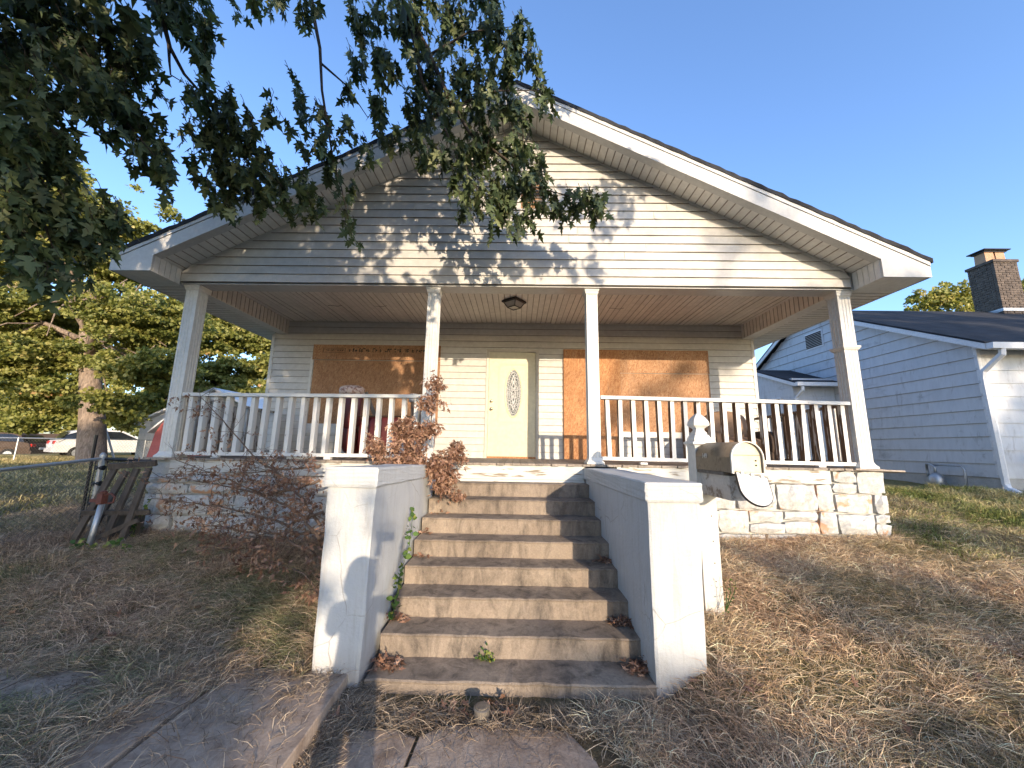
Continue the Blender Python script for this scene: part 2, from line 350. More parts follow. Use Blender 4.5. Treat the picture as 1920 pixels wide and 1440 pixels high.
def groundmat():
    m, nt, b = newmat('lawn_soil', .95, .1); v = mapping(nt); f = noise(nt, v, .7, 8, .7); g = noise(nt, v, 9, 8, .75); h = noise(nt, v, 70, 4, .7)
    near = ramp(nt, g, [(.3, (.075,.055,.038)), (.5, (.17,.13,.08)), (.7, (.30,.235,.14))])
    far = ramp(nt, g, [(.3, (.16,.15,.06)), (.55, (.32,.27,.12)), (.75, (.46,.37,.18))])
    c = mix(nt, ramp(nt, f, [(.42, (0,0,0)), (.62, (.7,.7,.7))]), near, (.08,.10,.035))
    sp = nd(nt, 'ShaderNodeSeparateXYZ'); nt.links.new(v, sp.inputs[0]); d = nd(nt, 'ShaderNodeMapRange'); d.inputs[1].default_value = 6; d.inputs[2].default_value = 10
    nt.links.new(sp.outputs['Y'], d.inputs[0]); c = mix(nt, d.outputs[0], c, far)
    c = mix(nt, .5, c, ramp(nt, h, [(.35, (.5,.5,.5)), (.6, (1,1,1))]), 'MULTIPLY')
    nt.links.new(c, b.inputs['Base Color']); bump(nt, b, h, .8, .03); return m
M['ground'] = groundmat()

# ------------------------------------------------------------------ ground
LY = [-400, -6, 0, 2.7, 3.3, 4.2, 5, 8, 14, 30, 400]; LZ = [-1.5, -1.5, -1.43, -1.38, -1.24, -1.08, -.99, -.82, -.70, -.70, -.70]
RY = [-400, -6, 0, 2.5, 3.0, 3.6, 5, 7.5, 12, 400];   RZ = [-1.5, -1.5, -1.43, -1.41, -1.18, -1.02, -.88, -.60, -.52, -.52]
def hgt(x, y):
    x = np.asarray(x, float); y = np.asarray(y, float)
    l = np.interp(y, LY, LZ) + .13*np.clip((-x-3.5)/2.5, 0, 1)*np.clip((y-1)/3, 0, 1); r = np.interp(y, RY, RZ) + .10*np.clip((x-3)/5, 0, 1)*np.clip((y-1)/3, 0, 1)
    t = np.clip((x+1.0)/2.0, 0, 1); t = t*t*(3-2*t)
    z = l*(1-t) + r*t
    inner = np.clip((1.25-np.abs(x))/.25, 0, 1)*np.clip((5-y)/.5, 0, 1)           # the walk in front of and under the stairs
    z = z*(1-inner) + (-1.445)*inner
    return z + .018*np.sin(x*3.1+y*1.7)*np.clip((np.abs(x)-1.3)*3, 0, 1) + .012*np.sin(x*7.3-y*5.1)*np.clip((np.abs(x)-1.3)*3, 0, 1)
gx = np.concatenate([-np.geomspace(400, 8, 30), np.linspace(-7.8, 10, 180), np.geomspace(10.3, 400, 30)])
gy = np.concatenate([-np.geomspace(400, 3, 26), np.linspace(-2.8, 9, 120), np.geomspace(9.3, 500, 34)])
X, Y = np.meshgrid(gx, gy); Vg = np.stack([X.ravel(), Y.ravel(), hgt(X, Y).ravel()], 1)
nx, ny = len(gx), len(gy); I = (np.arange(ny-1)[:, None]*nx + np.arange(nx-1)[None]).ravel()
tag(link('ground', npmesh('ground', Vg, np.stack([I, I+1, I+nx+1, I+nx], 1), M['ground'], smooth=True)), kind='structure')
tag(MB().box(-200, 200, -14.5, -6.5, -1.7, -1.494).build('road', M['asphalt']), kind='structure')
# slabs
wk = MB()
def slab(mb, poly, z0, z1, rnd=0):
    n = len(poly); v = [(x, y, z0) for x, y in poly] + [(x, y, z1-.008) for x, y in poly]
    cx = sum(p[0] for p in poly)/n; cy = sum(p[1] for p in poly)/n
    v += [(x+(cx-x)*.012, y+(cy-y)*.012, z1) for x, y in poly]
    f = [tuple(range(2*n, 3*n))] + [(i,(i+1)%n,(i+1)%n+n,i+n) for i in range(n)] + [(i+n,(i+1)%n+n,(i+1)%n+2*n,i+2*n) for i in range(n)]
    mb.add(v, f)
walk = thing('walkway', (0, 1.5, -1.44), None, None); walk['kind'] = 'structure'
slab(wk, [(-1.0,-3),(-.60,-3),(-.565,2.1),(-.55,2.42),(-.70,2.48),(-.98,2.46)], -1.6, -1.425); wk.build('slab', M['slab'], walk)
wk = MB(); slab(wk, [(-.575,-3),(.62,-3),(.50,1.9),(.44,2.28),(.32,2.48),(.1,2.53),(-.40,2.51),(-.53,2.42),(-.545,2.1)], -1.6, -1.42); wk.build('slab', M['slab'], walk)
sw = thing('side_walk', (-2, 2.3, -1.3), None, None); sw['kind'] = 'structure'
s1 = MB(); slab(s1, [(-1.12,-3),(-1.10,2.25),(-1.115,2.83),(-1.9,2.86),(-1.92,-3)], -1.6, -1.325); s1.build('slab', M['slab'], sw)
s1 = MB(); slab(s1, [(-1.935,-3),(-1.93,2.86),(-2.75,2.80),(-2.75,-3)], -1.6, -1.318); s1.build('slab', M['slab'], sw)
s1 = MB(); slab(s1, [(-2.765,-3),(-2.765,2.80),(-3.6,2.76),(-3.6,-3)], -1.6, -1.312); s1.build('slab', M['slab'], sw)

# ------------------------------------------------------------------ stairs and their side walls
RN = random.Random(5)
stairs = thing('concrete_stairs', (0, 2.8, -1.44), 'brown stained concrete stairs climbing between white side walls to the porch', 'stairs')
def step_mesh(d, z, k):
    mb = MB(); nxs = 40; x0, x1 = -1.005, .985 - (8-k)*.012
    prof = [(d+.012, -1.6 if k == 8 else z-.17), (d+.008, z-.022), (d+.001, z-.008), (d+.012, z), (d+.30 if k > 1 else 5.0, z+.003)]
    rr = random.Random(k); off = [rr.gauss(0, .0035) for _ in range(nxs+1)]
    v = [(x0+(x1-x0)*i/nxs, p[0]+(off[i] if j < 4 else 0), p[1]+(off[i-1]*.6 if j == 3 or j == 2 else 0)) for i in range(nxs+1) for j, p in enumerate(prof)]
    n = len(prof); f = [(i*n+j, (i+1)*n+j, (i+1)*n+j+1, i*n+j+1) for i in range(nxs) for j in range(n-1)]
    mb.add(v, f); return mb
for k in range(1, 9):
    d = 2.80 + (8-k)*.2775; z = -(.08 + k*.16)
    step_mesh(d, z, k).build('step', M['step'], stairs)
def wavy_box(x0, x1, y0, y1, z0, z1, seed, n=14, amp=.004, taper=0, b=.012):
    """box with slightly uneven faces and soft edges (outline in xz, cut along y and z)"""
    mb = MB(); rr = random.Random(seed); ys = [y0 + b*.6] + [y0 + (y1-y0)*i/n for i in range(1, n)] + [y1]; zs = 9
    ring = []
    per = [(x0+b, 0)] + [(x0, t/zs) for t in range(0, zs+1)] + [(x0+b, 1), (x1-b, 1)] + [(x1, 1-t/zs) for t in range(0, zs+1)] + [(x1-b, 0)]
    m = len(per)
    for i, y in enumerate(ys):
        for x, t in per:
            z = z0 + (z1-z0)*t
            if 0 < t < 1 or x in (x0, x1): z = min(max(z, z0+b), z1-b)
            xx = x + rr.gauss(0, amp*.5) - (taper*(1-t) if x > (x0+x1)/2 else -taper*.3*(1-t))
            mb.v.append((xx, y + (rr.gauss(0, amp*.4) if i else 0), z + rr.gauss(0, amp*.5)))
    fr = len(mb.v)
    cx, cz = (x0+x1)/2, (z0+z1)/2
    for x, t in per:
        z = min(max(z0+(z1-z0)*t, z0+b), z1-b); xx = min(max(x, x0+b*1.6), x1-b*1.6) - (taper*(1-t) if x > cx else -taper*.3*(1-t))
        mb.v.append((xx, y0 + rr.gauss(0, amp*.3), min(max(z, z0+b*1.6), z1-b*1.6)))
    for i in range(len(ys)-1):
        for j in range(m): mb.f.append((i*m+j, i*m+(j+1)%m, (i+1)*m+(j+1)%m, (i+1)*m+j))
    for j in range(m): mb.f.append((fr+j, fr+(j+1)%m, (j+1)%m, j))
    half = m//2
    for j in range(half-1): mb.f.append((fr+j, fr+m-1-j, fr+m-2-j, fr+j+1))
    mb.f.append(tuple(range((len(ys)-1)*m, len(ys)*m)))
    return mb
def cheek(label, x0, x1, dx, ztf, ztb, seed):
    t = thing('side_wall', ((x0+x1)/2, 2.8, -1.4), label, 'wall', 'white walls beside the stairs')
    w = wavy_box(x0, x1, 2.80, 4.97, -1.65, ztf-.13, seed, taper=.03).build('wall_body', M['concrete_white'], t)
    c = wavy_box(x0-.022, x1+.016, 2.775, 4.975, ztf-.14, ztf, seed+1, b=.010).build('cap', M['concrete_white'], t)
    for o in (w, c):
        for v in o.data.vertices:                       # back end leans in / falls a little
            q = (v.co.y-2.8)/2.2
            if v.co.z > -.5: v.co.z += (ztb-ztf)*q
            v.co.x += dx*q
    return t
cheek('white painted concrete wall left of the stairs with a capped blunt front end', -1.375, -1.02, -.01, .035, -.03, 11)
cheek('white painted concrete wall right of the stairs beside the mailbox post', .945, 1.315, -.055, -.035, -.05, 21)

# ------------------------------------------------------------------ the house
XL, XR = -4.9, 4.61; DF = 4.94; DR = 4.52; SL = .5009; XP = -.063; ZT = 5.298; ZG = 5.008; ZB = 2.447; ZC = 2.656; YB = 7.2
EL, ER = -5.357, 5.232; PITCH = math.atan(SL)
house = thing('house', (0, 5, -1), 'cream vinyl sided gabled house with a deep front porch and boarded windows', 'house')
def course(z0, h, xa, xb, y, mat, parent, seed=0, name='siding_board'):
    """one lap of siding; xa / xb give the ends as functions of z"""
    rr = random.Random(seed); n = 8; mb = MB(); top = z0+h+.006
    def ring(x0f, x1f, prof):
        pass
    prof = [(0, z0), (-.021, z0), (-.0225, z0+.0032), (-.020, z0+.012), (-.005, z0+h), (-.004, top), (0, top)]
    m = len(prof); wob = [rr.gauss(0, .0026) for _ in range(n+1)]
    for i in range(n+1):
        t = i/n
        for (dy, z) in prof:
            a, b = xa(z), xb(z); mb.v.append((a+(b-a)*t, y+dy+(wob[i] if dy < -.01 else 0), z))
    for i in range(n):
        for j in range(m): mb.f.append((i*m+j, (i+1)*m+j, (i+1)*m+(j+1)%m, i*m+(j+1)%m))
    mb.f.append(tuple(range(m))); mb.f.append(tuple(range(n*m+m-1, n*m-1, -1)))
    o = mb.build(name, mat, parent); o.data.materials.append(M['lap_shade'])
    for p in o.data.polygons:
        if p.index < n*m and p.index % m in (0, 1): p.material_index = 1  # underside and lip carry the painted shade line
    return o
# gable wall of lap siding
gl = lambda z: max(XL+.10, XP-(ZG-z)/SL); gr = lambda z: min(XR-.02, XP+(ZG-z)/SL)
k = 0; z = ZB; E7 = .127
SE = random.Random(3)
while z < ZG-.15:
    cuts = []
    L, Rr = gl(z), gr(z)
    if Rr-L > 3.5: cuts = [SE.uniform(L+.8, L+3.2)]; cuts += [cuts[0]+3.66] if cuts[0]+3.66 < Rr-.6 else []
    ends = [gl] + [(lambda c: (lambda z: c))(c) for c in cuts] + [gr]
    for i in range(len(ends)-1):
        a, b = ends[i], ends[i+1]
        course(z, E7, a, (lambda f: (lambda z: f(z)+.0))(b) if i == len(ends)-2 else (lambda f: (lambda z: f(z)-.005))(b), DF-(.001 if i % 2 else 0), M['vinyl'], house, k)
        k += 1
    z += E7
gw = MB(); gw.prism([(XL+.1,ZB+.004),(XR,ZB+.004),(XR,2.62),(XP,ZG-.02),(XL+.1,2.60)], 'y', DF+.001, DF+.12); gw.build('gable_wall', M['vinyl_trim'], house)
av = MB(); av.box(.02, .36, DF-.022, DF+.0, 3.62, 4.06); av.build('attic_vent', M['osb_dark'], house)
for i in range(7): 
    b_ = MB(); b_.beam((.05, DF-.03, 3.68+i*.055), (.33, DF-.03, 3.68+i*.055), .006, .03); b_.build('louvre', M['grey_wood'], house)
# beam behind the gable wall, and side beams with boarded inner faces
bm = MB(); bm.box(-4.50, 4.40, DF+.12, DF+.24, ZB-.02, ZC+.01); bm.build('front_beam', M['ceiling'], house)
bm = MB(); bm.box(-4.9, 4.7, DF-.004, DF+.24, ZB-.03, ZB-.021); bm.build('beam_underside', M['vinyl_trim'], house)
for sx, xi, xo in ((-1, -4.62, -4.80), (1, 4.42, 4.62)):
    bm = MB(); bm.box(min(xi,xo), max(xi,xo), DF+.24, YB+.0, 2.375, 2.383); bm.build('beam_underside', M['soffit'], house)
    bm = MB(); bm.box(min(xi+sx*.013,xo), max(xi+sx*.013,xo), DF+.24, YB, 2.385, 2.64); bm.build('side_beam', M['soffit'], house)
    me = None
    n = 21
    for i in range(n):
        y0 = DF+.245+i*(YB-DF-.25)/n
        if me is None:
            t = MB(); w = (YB-DF-.25)/n; t.prism([(0,.007),(.003,0),(w-.014,0),(w-.011,.007),(w,.007),(w,.012),(0,.012)] , 'z', 0, ZC-2.384); 
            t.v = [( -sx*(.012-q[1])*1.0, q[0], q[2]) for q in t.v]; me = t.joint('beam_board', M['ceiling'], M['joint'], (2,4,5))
        link('beam_board', me, house, (xi+sx*.012, y0, 2.384))
# porch ceiling boards, running front to back
w = .0975; n = int((4.42+4.62)/w)+1; me = None
for i in range(n):
    if me is None:
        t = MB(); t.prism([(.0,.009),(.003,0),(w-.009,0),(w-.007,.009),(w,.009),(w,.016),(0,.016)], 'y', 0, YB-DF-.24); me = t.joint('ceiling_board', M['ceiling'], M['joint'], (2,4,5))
    sag = -.012*math.sin(i*.9)*math.sin(i*.21) - .02*max(0, math.sin((i-14)*.16))*(i < 34)
    o = link('ceiling_board', me, house, (-4.62+i*w, DF+.24, ZC+sag*.5)); o.rotation_euler = (R(.15)*math.sin(i*1.7), R(.5)*math.sin(i*2.3), 0)
cr = MB(); cr.box(-4.61, 4.41, YB-.035, YB-.018, ZC-.028, ZC-.002); cr.build('ceiling_trim', M['frame'], house)
cb = MB(); cb.box(-4.95, 4.66, DF+.1, YB+.2, ZC+.03, ZC+.05); cb.build('ceiling_backing', M['dark_gap'], house)
# back wall: laps, interrupted by the door
DL, DRt = -.5577, .3563
z = -.01; k = 100
while z < 2.64:
    h = min(E7, 2.65-z-.007)
    if z < 2.06:
        course(z, h, lambda z: XL+.02, lambda z: DL-.06, YB, M['vinyl'], house, k); course(z, h, lambda z: DRt+.06, lambda z: XR-.02, YB, M['vinyl'], house, k+1)
    else:
        c = -1.2+ (k % 5)*.73
        course(z, h, lambda z: XL+.02, lambda z: c-.002, YB, M['vinyl'], house, k); course(z, h, lambda z: c, lambda z: XR-.02, YB-.001, M['vinyl'], house, k+1)
    z += E7; k += 2
bw = MB(); bw.box(XL, DL-.061, YB+.001, YB+.15, -.2, 2.7); bw.box(DRt+.061, XR, YB+.001, YB+.15, -.2, 2.7); bw.box(DL-.06, DRt+.06, YB+.002, YB+.15, 2.10, 2.7); bw.build('front_wall', M['vinyl_trim'], house)
for x in (XL-.03, XR-.03):
    c = MB(); c.box(x, x+.06, YB-.022, YB+.04, -.1, 2.37); c.build('corner_trim', M['vinyl_trim'], house)
for x, sg in ((XL, -1), (XR, 1)):
    c = MB(); c.box(min(x, x-sg*.1), max(x, x-sg*.1), YB+.15, 17, -.9, 2.5); c.build('side_wall_of_house', M['vinyl'], house)
c = MB(); c.box(XL, XR, 16.9, 17, -.9, 2.6); c.build('rear_wall', M['vinyl'], house)
# front door
door = MB().box(DL, DRt, YB-.012, YB+.03, .03, 2.055).build('door', M['door'], house)
fr = MB(); fr.box(DL-.055, DL-.004, YB-.035, YB+.04, -.005, 2.06); fr.box(DRt+.004, DRt+.055, YB-.035, YB+.04, -.005, 2.06); fr.box(DL-.055, DRt+.055, YB-.035, YB+.04, 2.061, 2.11); fr.build('door_frame', M['frame'], door)
MB().box(DL-.003, DRt+.003, YB-.05, YB+.03, -.004, .028).build('threshold', M['osb_red'], door)
def ring(mb, cx, cz, ax, az, y, t, dy, n=48, square=None):
    v = []
    for i in range(n):
        a = 2*math.pi*i/n; c, s = math.cos(a), math.sin(a)
        for k_, yy in ((1, y), (.5, y-dy), (0, y)):
            v.append((cx+(ax+t*k_)*c, yy, cz+(az+t*k_)*s))
    f = [(i*3+j, ((i+1) % n)*3+j, ((i+1) % n)*3+j+1, i*3+j+1) for i in range(n) for j in range(2)]
    mb.add(v, f)
OX, OZ = -.075, 1.245
q = MB(); ring(q, OX, OZ, .145, .455, YB-.0125, .035, .022); q.build('oval_trim', M['door_trim'], door, smooth=True)
q = MB(); n = 48; q.add([(OX+.147*math.cos(2*math.pi*i/n), YB-.016, OZ+.457*math.sin(2*math.pi*i/n)) for i in range(n)], [tuple(range(n))]); q.build('oval_glass', M['lglass'], door)
q = MB()
ring(q, OX, OZ, .108, .400, YB-.017, .010, .006); ring(q, OX, OZ, .132, .44, YB-.017, .008, .006)
for s in (-1, 1):
    for zc, hh, ww in ((OZ, .10, .030), (OZ+.13, .09, .028), (OZ-.13, .09, .028), (OZ+.25, .08, .022), (OZ-.25, .08, .022), (OZ+.02, .22, .05), (OZ+.0, .34, .085)):
        q.tube([(OX, YB-.018, zc-hh), (OX+s*ww*.7, YB-.019, zc-hh*.5), (OX+s*ww, YB-.019, zc), (OX+s*ww*.7, YB-.019, zc+hh*.5), (OX, YB-.018, zc+hh)], .0045, 4)
q.build('lead_came', M['lead'], door)
def moulding(x0, x1, z0, z1, top_notch=False):
    mb = MB(); t = .012
    for a, b, c, d in ((x0,x1,z0,z0+t),(x0,x1,z1-t,z1),(x0,x0+t,z0+t,z1-t),(x1-t,x1,z0+t,z1-t)): mb.box(a, b, YB-.019, YB-.011, c, d)
    return mb
moulding(-.37, .20, .66, 1.83).build('moulding', M['door'], door); moulding(-.345, .175, .685, 1.805).build('moulding', M['door'], door)
for x0, x1 in ((-.40,-.16),(-.02,.22)):
    moulding(x0, x1, .23, .53).build('moulding', M['door'], door); moulding(x0+.045, x1-.045, .275, .485).build('panel', M['door'], door)
for zz, r in ((1.08, .028), (.93, .03)):
    k_ = MB(); k_.lathe((0,0,0), [(r,0),(r,.006),(.012,.012),(.012,.03),(r*.8,.04),(r*.9,.052),(r*.5,.062)], 14); k_.v = [(DL+.065+a, YB-.012-c, zz+b) for a, b, c in k_.v]; k_.build('deadbolt' if zz > 1 else 'door_knob', M['brass'], door, smooth=True)
# boarded windows
def board(name, x0, x1, z0, z1, y, mat, parent, th=.012):
    mb = MB(); rr = random.Random(int(x0*100)); j = lambda: rr.uniform(-.006, .006)
    a = [(x0+j(), z0+j()), (x1+j(), z0+j()), (x1+j(), z1+j()), ((x0+x1)/2, z1+j()), (x0+j(), z1+j())]
    mb.prism(a, 'y', y-th, y); o = mb.build(name, mat, parent)
    for x in np.arange(x0+.06, x1, .42):
        for z in (z0+.04, z1-.05):
            s = MB(); s.lathe((0,0,0), [(.008,0),(.008,.002),(.003,.003)], 8); s.v = [(x+p, y-th-r_, z+q) for p, q, r_ in s.v]; s.build('screw', M['black'], o)
    return o
lw = board('boarded_window', -4.03, -1.53, .60, 1.845, YB-.022, M['osb_dark'], house); lw['label'] = 'lower weathered strand board over the left window'
lw2 = board('window_board', -4.06, -1.53, 1.855, 2.165, YB-.024, M['osb_dark'], house)
rw = board('boarded_window', 1.995, 3.73, 1.665, 2.125, YB-.022, M['osb'], house)
rw2 = board('window_board', 1.995, 3.72, .53, 1.655, YB-.023, M['osb'], house)
rw3 = board('window_board', .89, 1.985, -.0, 2.12, YB-.045, M['osb_red'], house, .014); rw3['label'] = 'tall reddish strand board reaching the porch floor beside the door'
for x0, x1 in ((-4.08, -1.5), (1.995, 3.75)):
    s = MB(); s.box(x0, x1, YB-.05, YB-.017, .50-.09, .525 if x0 > 0 else .595); s.build('window_sill', M['post'], house)
    s = MB(); s.box(x0-.02, x0+.03, YB-.03, YB-.017, .5, 1.9); s.build('window_trim', M['post'], house)
def stamps(x0, x1, z, h, y, parent, seed, boxx=None):
    rr = random.Random(seed); mb = MB(); x = x0
    while x < x1:
        if rr.random() < .16: x += rr.uniform(.03, .08); continue
        wl = rr.uniform(.025, .05)
        for r_ in range(rr.choice((2, 3))):
            if rr.random() < .8: zz = z+rr.uniform(-.4, .4)*h; mb.box(x+rr.uniform(0, .01), x+wl, y-.0015, y-.0005, zz, zz+h*.26)
        if rr.random() < .7: mb.box(x, x+.014, y-.0015, y-.0005, z-h*.4, z+h*.45)
        x += wl+.008
    if boxx:
        a, b = boxx
        mb.box(a, b, y-.0016, y-.0006, z+h*.5, z+h*.58); mb.box(a, b, y-.0016, y-.0006, z-h*.58, z-h*.5); mb.box(a, a+.008, y-.0016, y-.0006, z-h*.5, z+h*.5); mb.box(b-.008, b, y-.0016, y-.0006, z-h*.5, z+h*.5)
    return tag(mb.build('printed_stamp', M['ink'], parent), kind='stuff')
def text(body, size, loc, rot, mat, parent, name='lettering', ext=.0005, shear=0):
    c = bpy.data.curves.new(name, 'FONT'); c.body = body; c.size = size; c.extrude = ext; c.shear = shear; c.offset = size*.02
    tmp = bpy.data.objects.new('tmp', c); col.objects.link(tmp)
    me = bpy.data.meshes.new_from_object(tmp.evaluated_get(bpy.context.evaluated_depsgraph_get())); bpy.data.objects.remove(tmp)
    me.materials.clear(); me.materials.append(mat); me.transform(Matrix.Translation(loc) @ Matrix.Rotation(rot[2], 4, 'Z') @ Matrix.Rotation(rot[1], 4, 'Y') @ Matrix.Rotation(rot[0], 4, 'X'))
    return link(name, me, parent)
stamps(-3.35, -1.75, 2.05, .075, YB-.036, lw2, 4, (-3.86, -3.42)); stamps(-3.82, -3.45, 2.05, .03, YB-.036, lw2, 9)
stamps(2.02, 2.62, 1.145, .05, YB-.035, rw2, 6); stamps(2.80, 2.93, 1.145, .04, YB-.035, rw2, 7); stamps(3.33, 3.58, 1.13, .05, YB-.035, rw2, 8, (3.22, 3.64))
stamps(2.98, 3.16, 1.095, .03, YB-.035, rw2, 12)
text('APA', .085, (2.97, YB-.036, 1.13), (R(90), 0, 0), M['ink'], rw2, shear=.2)
# porch light
pl = MB()
def rot45(mb, c, ang=R(52)):
    ca, sa = math.cos(ang), math.sin(ang); mb.v = [(c[0]+x*ca-y*sa, c[1]+x*sa+y*ca, c[2]+z) for x, y, z in mb.v]; return mb
LC = (-.075, 6.02, ZC)
pl.lathe((0,0,0), [(.135,0),(.15,-.012),(.15,-.035),(.135,-.045)], 4, True); lampo = rot45(pl, LC).build('porch_light', M['black'], house)
pl = MB(); pl.lathe((0,0,0), [(.120,-.045),(.075,-.125)], 4, True); rot45(pl, LC).build('glass_shade', M['milk'], lampo)
pl = MB()
for a, b in ((1,1),(1,-1),(-1,1),(-1,-1)): pl.beam((a*.122,b*.122,-.044), (a*.077,b*.077,-.128), .012, .012)
for a, b, c, d in ((1,1,1,-1),(1,-1,-1,-1),(-1,-1,-1,1),(-1,1,1,1)): pl.beam((a*.078,b*.078,-.127), (c*.078,d*.078,-.127), .012, .012)
rot45(pl, LC).build('lamp_frame', M['black'], lampo)
# posts
def fluted(mb, cx, cy, w, z0, z1):
    h = w/2; d = .006; pts = []
    prof = [(-h, 0), (-h*.72, 0), (-h*.66, d), (-h*.34, d), (-h*.28, 0), (-h*.18, 0), (-h*.12, d), (h*.12, d), (h*.18, 0), (h*.28, 0), (h*.34, d), (h*.66, d), (h*.72, 0)]
    for s in range(4):
        a = s*math.pi/2
        for u, dd in prof:
            x, y = u, -h+dd; pts.append((cx+x*math.cos(a)-y*math.sin(a), cy+x*math.sin(a)+y*math.cos(a)))
    mb.prism(pts, 'z', z0, z1)
for i, (x, band) in enumerate(((-4.655, 0), (-1.205, 0), (1.03, 0), (4.52, 1))):
    w = .175 if i in (0, 3) else .155
    mb = MB(); fluted(mb, x, 5.07, w, .02, ZB-.03)
    p = mb.build('porch_post', M['post'], house)
    mb = MB(); mb.lathe((x, 5.07, 0), [(w/2+.035, .0), (w/2+.035, .022), (w/2+.012, .05), (w/2+.004, .075), (w/2+.001, .08)], 4, True); mb.build('post_base', M['post'], p)
    mb = MB(); mb.lathe((x, 5.07, ZB-.0305), [(w/2+.001, -.08), (w/2+.012, -.06), (w/2+.012, -.045), (w/2+.026, -.012), (w/2+.026, 0)], 4, True); mb.build('post_capital', M['post'], p)
    if band: mb = MB(); mb.lathe((x, 5.07, 1.60), [(w/2+.002, -.03), (w/2+.016, -.015), (w/2+.03, .012), (w/2+.03, .03), (w/2+.002, .036)], 4, True); mb.build('collar_band', M['post'], p)
# railings
def railing(x0, x1, n, zt0, zt1, zb0, zb1, matside, seed, label):
    r = MB(); r.beam((x0, 5.04, zt0-.022), (x1, 5.04, zt1-.022), .10, .044); rail = r.build('railing', M['rail'], house); rail['label'] = label
    r = MB(); r.beam((x0, 5.035, zb0+.02), (x1, 5.035, zb1+.02), .04, .045); r.build('bottom_rail', M['rail'], rail)
    rr = random.Random(seed)
    for i in range(n):
        t = (i+.55)/n; x = x0+(x1-x0)*t; zt = zt0+(zt1-zt0)*t-.0445; zb = zb0+(zb1-zb0)*t
        dx = rr.gauss(0, .007); mb = MB(); a = .026
        mb.add([(x+dx-a,5.028,zb+.043),(x+dx+a,5.028,zb+.043),(x+dx+a,5.112,zb+.043),(x+dx-a,5.112,zb+.043),(x-a,5.028,zt),(x+a,5.028,zt),(x+a,5.112,zt),(x-a,5.112,zt)],
               [(0,3,2,1),(4,5,6,7),(0,1,5,4),(1,2,6,5),(2,3,7,6),(3,0,4,7)])
        me = mb.mesh('baluster', M['rail']); me.materials.append(matside)
        for p_ in me.polygons:
            if p_.index in (3, 5, 4): p_.material_index = 1
        link('baluster', me, rail)
    for x in np.linspace(x0+.5, x1-.5, 4): MB().box(x, x+.09, 5.0, 5.06, .005, min(zb0, zb1)-.0).build('shim', M['rail'], rail)
railing(-4.56, -1.29, 19, .868, .885, .035, .045, M['rail'], 1, 'white front railing on the left side of the porch with thick painted balusters')
railing(1.12, 4.42, 19, .905, .865, .055, .03, M['rail_worn'], 2, 'white front railing on the right side of the porch with bare brown baluster sides')
for sx, x, mt in ((-1, -4.70, M['rail_grey']), (1, 4.50, M['rail_worn'])):
    r = MB(); r.beam((x, 5.17, .84), (x, 7.16, .80), .06, .04); rail = r.build('side_railing', mt, house)
    r = MB(); r.beam((x, 5.17, .06), (x, 7.16, .06), .05, .04); r.build('bottom_rail', mt, rail)
    n = 13 if sx > 0 else 9
    for i in range(n):
        y = 5.24+i*1.86/n; mb = MB(); ww = .055 if sx > 0 else .15
        mb.box(x-.018 + (sx*.03), x+.018+sx*.03, y, y+ww, .03, .82-.002); mb.build('slat', M['rail_grey'] if sx < 0 else (M['rail'] if i % 2 else M['rail_worn']), rail)
# deck
me = None; n = int((XR+.14-XL)/.101)
for i in range(n):
    if me is None: me = MB().box(.002, .0985, 0, 2.27, -.026, 0).mesh('deck_board', M['deck'])
    link('deck_board', me, house, (XL+i*.101, 4.935+.012*math.sin(i*2.7)+.006*math.sin(i*9.1), -.002-.003*abs(math.sin(i*1.3))))
fb = MB(); fb.box(-.985, .875, 4.965, 4.99, -.205, -.031); fb.build('fascia_board', M['deck_paint'], house)
fb = MB(); fb.box(-.985, .875, 4.952, 4.992, -.245, -.208); fb.build('fascia_board', M['deck_paint'], house)
fb = MB(); fb.box(XL+.35, -1.42, 4.965, 4.995, -.205, -.031); fb.build('skirt_board', M['deck_paint'], house)
fb = MB(); fb.box(1.30, 4.02, 4.962, 4.995, -.20, -.031); fb.build('skirt_board', M['deck_paint'], house)
fb = MB(); fb.beam((4.3, 4.95, -.017), (4.93, 4.97, -.035), .10, .02, (0,.2,1)); fb.build('loose_board', M['deck'], house)
# stone foundation
def stone_block(w, h, d, seed):
    rr = random.Random(seed); nx_, nz_ = max(2, int(w/.09)), max(2, int(h/.08)); v = []; f = []
    for j in range(nz_+1):
        for i in range(nx_+1):
            e = i in (0, nx_) or j in (0, nz_); c = (i in (0, nx_)) and (j in (0, nz_))
            x = w*i/nx_ + (rr.gauss(0, .010) if e else rr.gauss(0, .016)) + (.006 if c and i == 0 else -.006 if c else 0); z = h*j/nz_ + (rr.gauss(0, .005) if e else rr.gauss(0, .01)) + (.005 if c and j == 0 else -.005 if c else 0)
            v.append((x, (-d*.35 if e else -d*rr.uniform(.6, 1.25)), z))
    for j in range(nz_):
        for i in range(nx_): a = j*(nx_+1)+i; f.append((a, a+1, a+nx_+2, a+nx_+1))
    per = [i for i in range(nx_+1)] + [(nx_+1)*j+nx_ for j in range(1, nz_+1)] + [(nx_+1)*nz_+i for i in range(nx_-1, -1, -1)] + [(nx_+1)*j for j in range(nz_-1, 0, -1)]
    b0 = len(v)
    for p in per: v.append((v[p][0], .045, v[p][2]))
    m = len(per)
    for i in range(m): f.append((per[i], b0+i, b0+(i+1) % m, per[(i+1) % m]))
    mb = MB(); mb.add(v, f); return mb
found = MB(); found.box(XL+.06, -1.40, 5.035, 5.3, -1.5, -.028); found.box(1.28, 4.70, 5.035, 5.3, -1.5, -.028); found.box(-1.0, .9, 5.001, 5.2, -1.5, -.03); fo = found.build('foundation', M['mortar'], house)
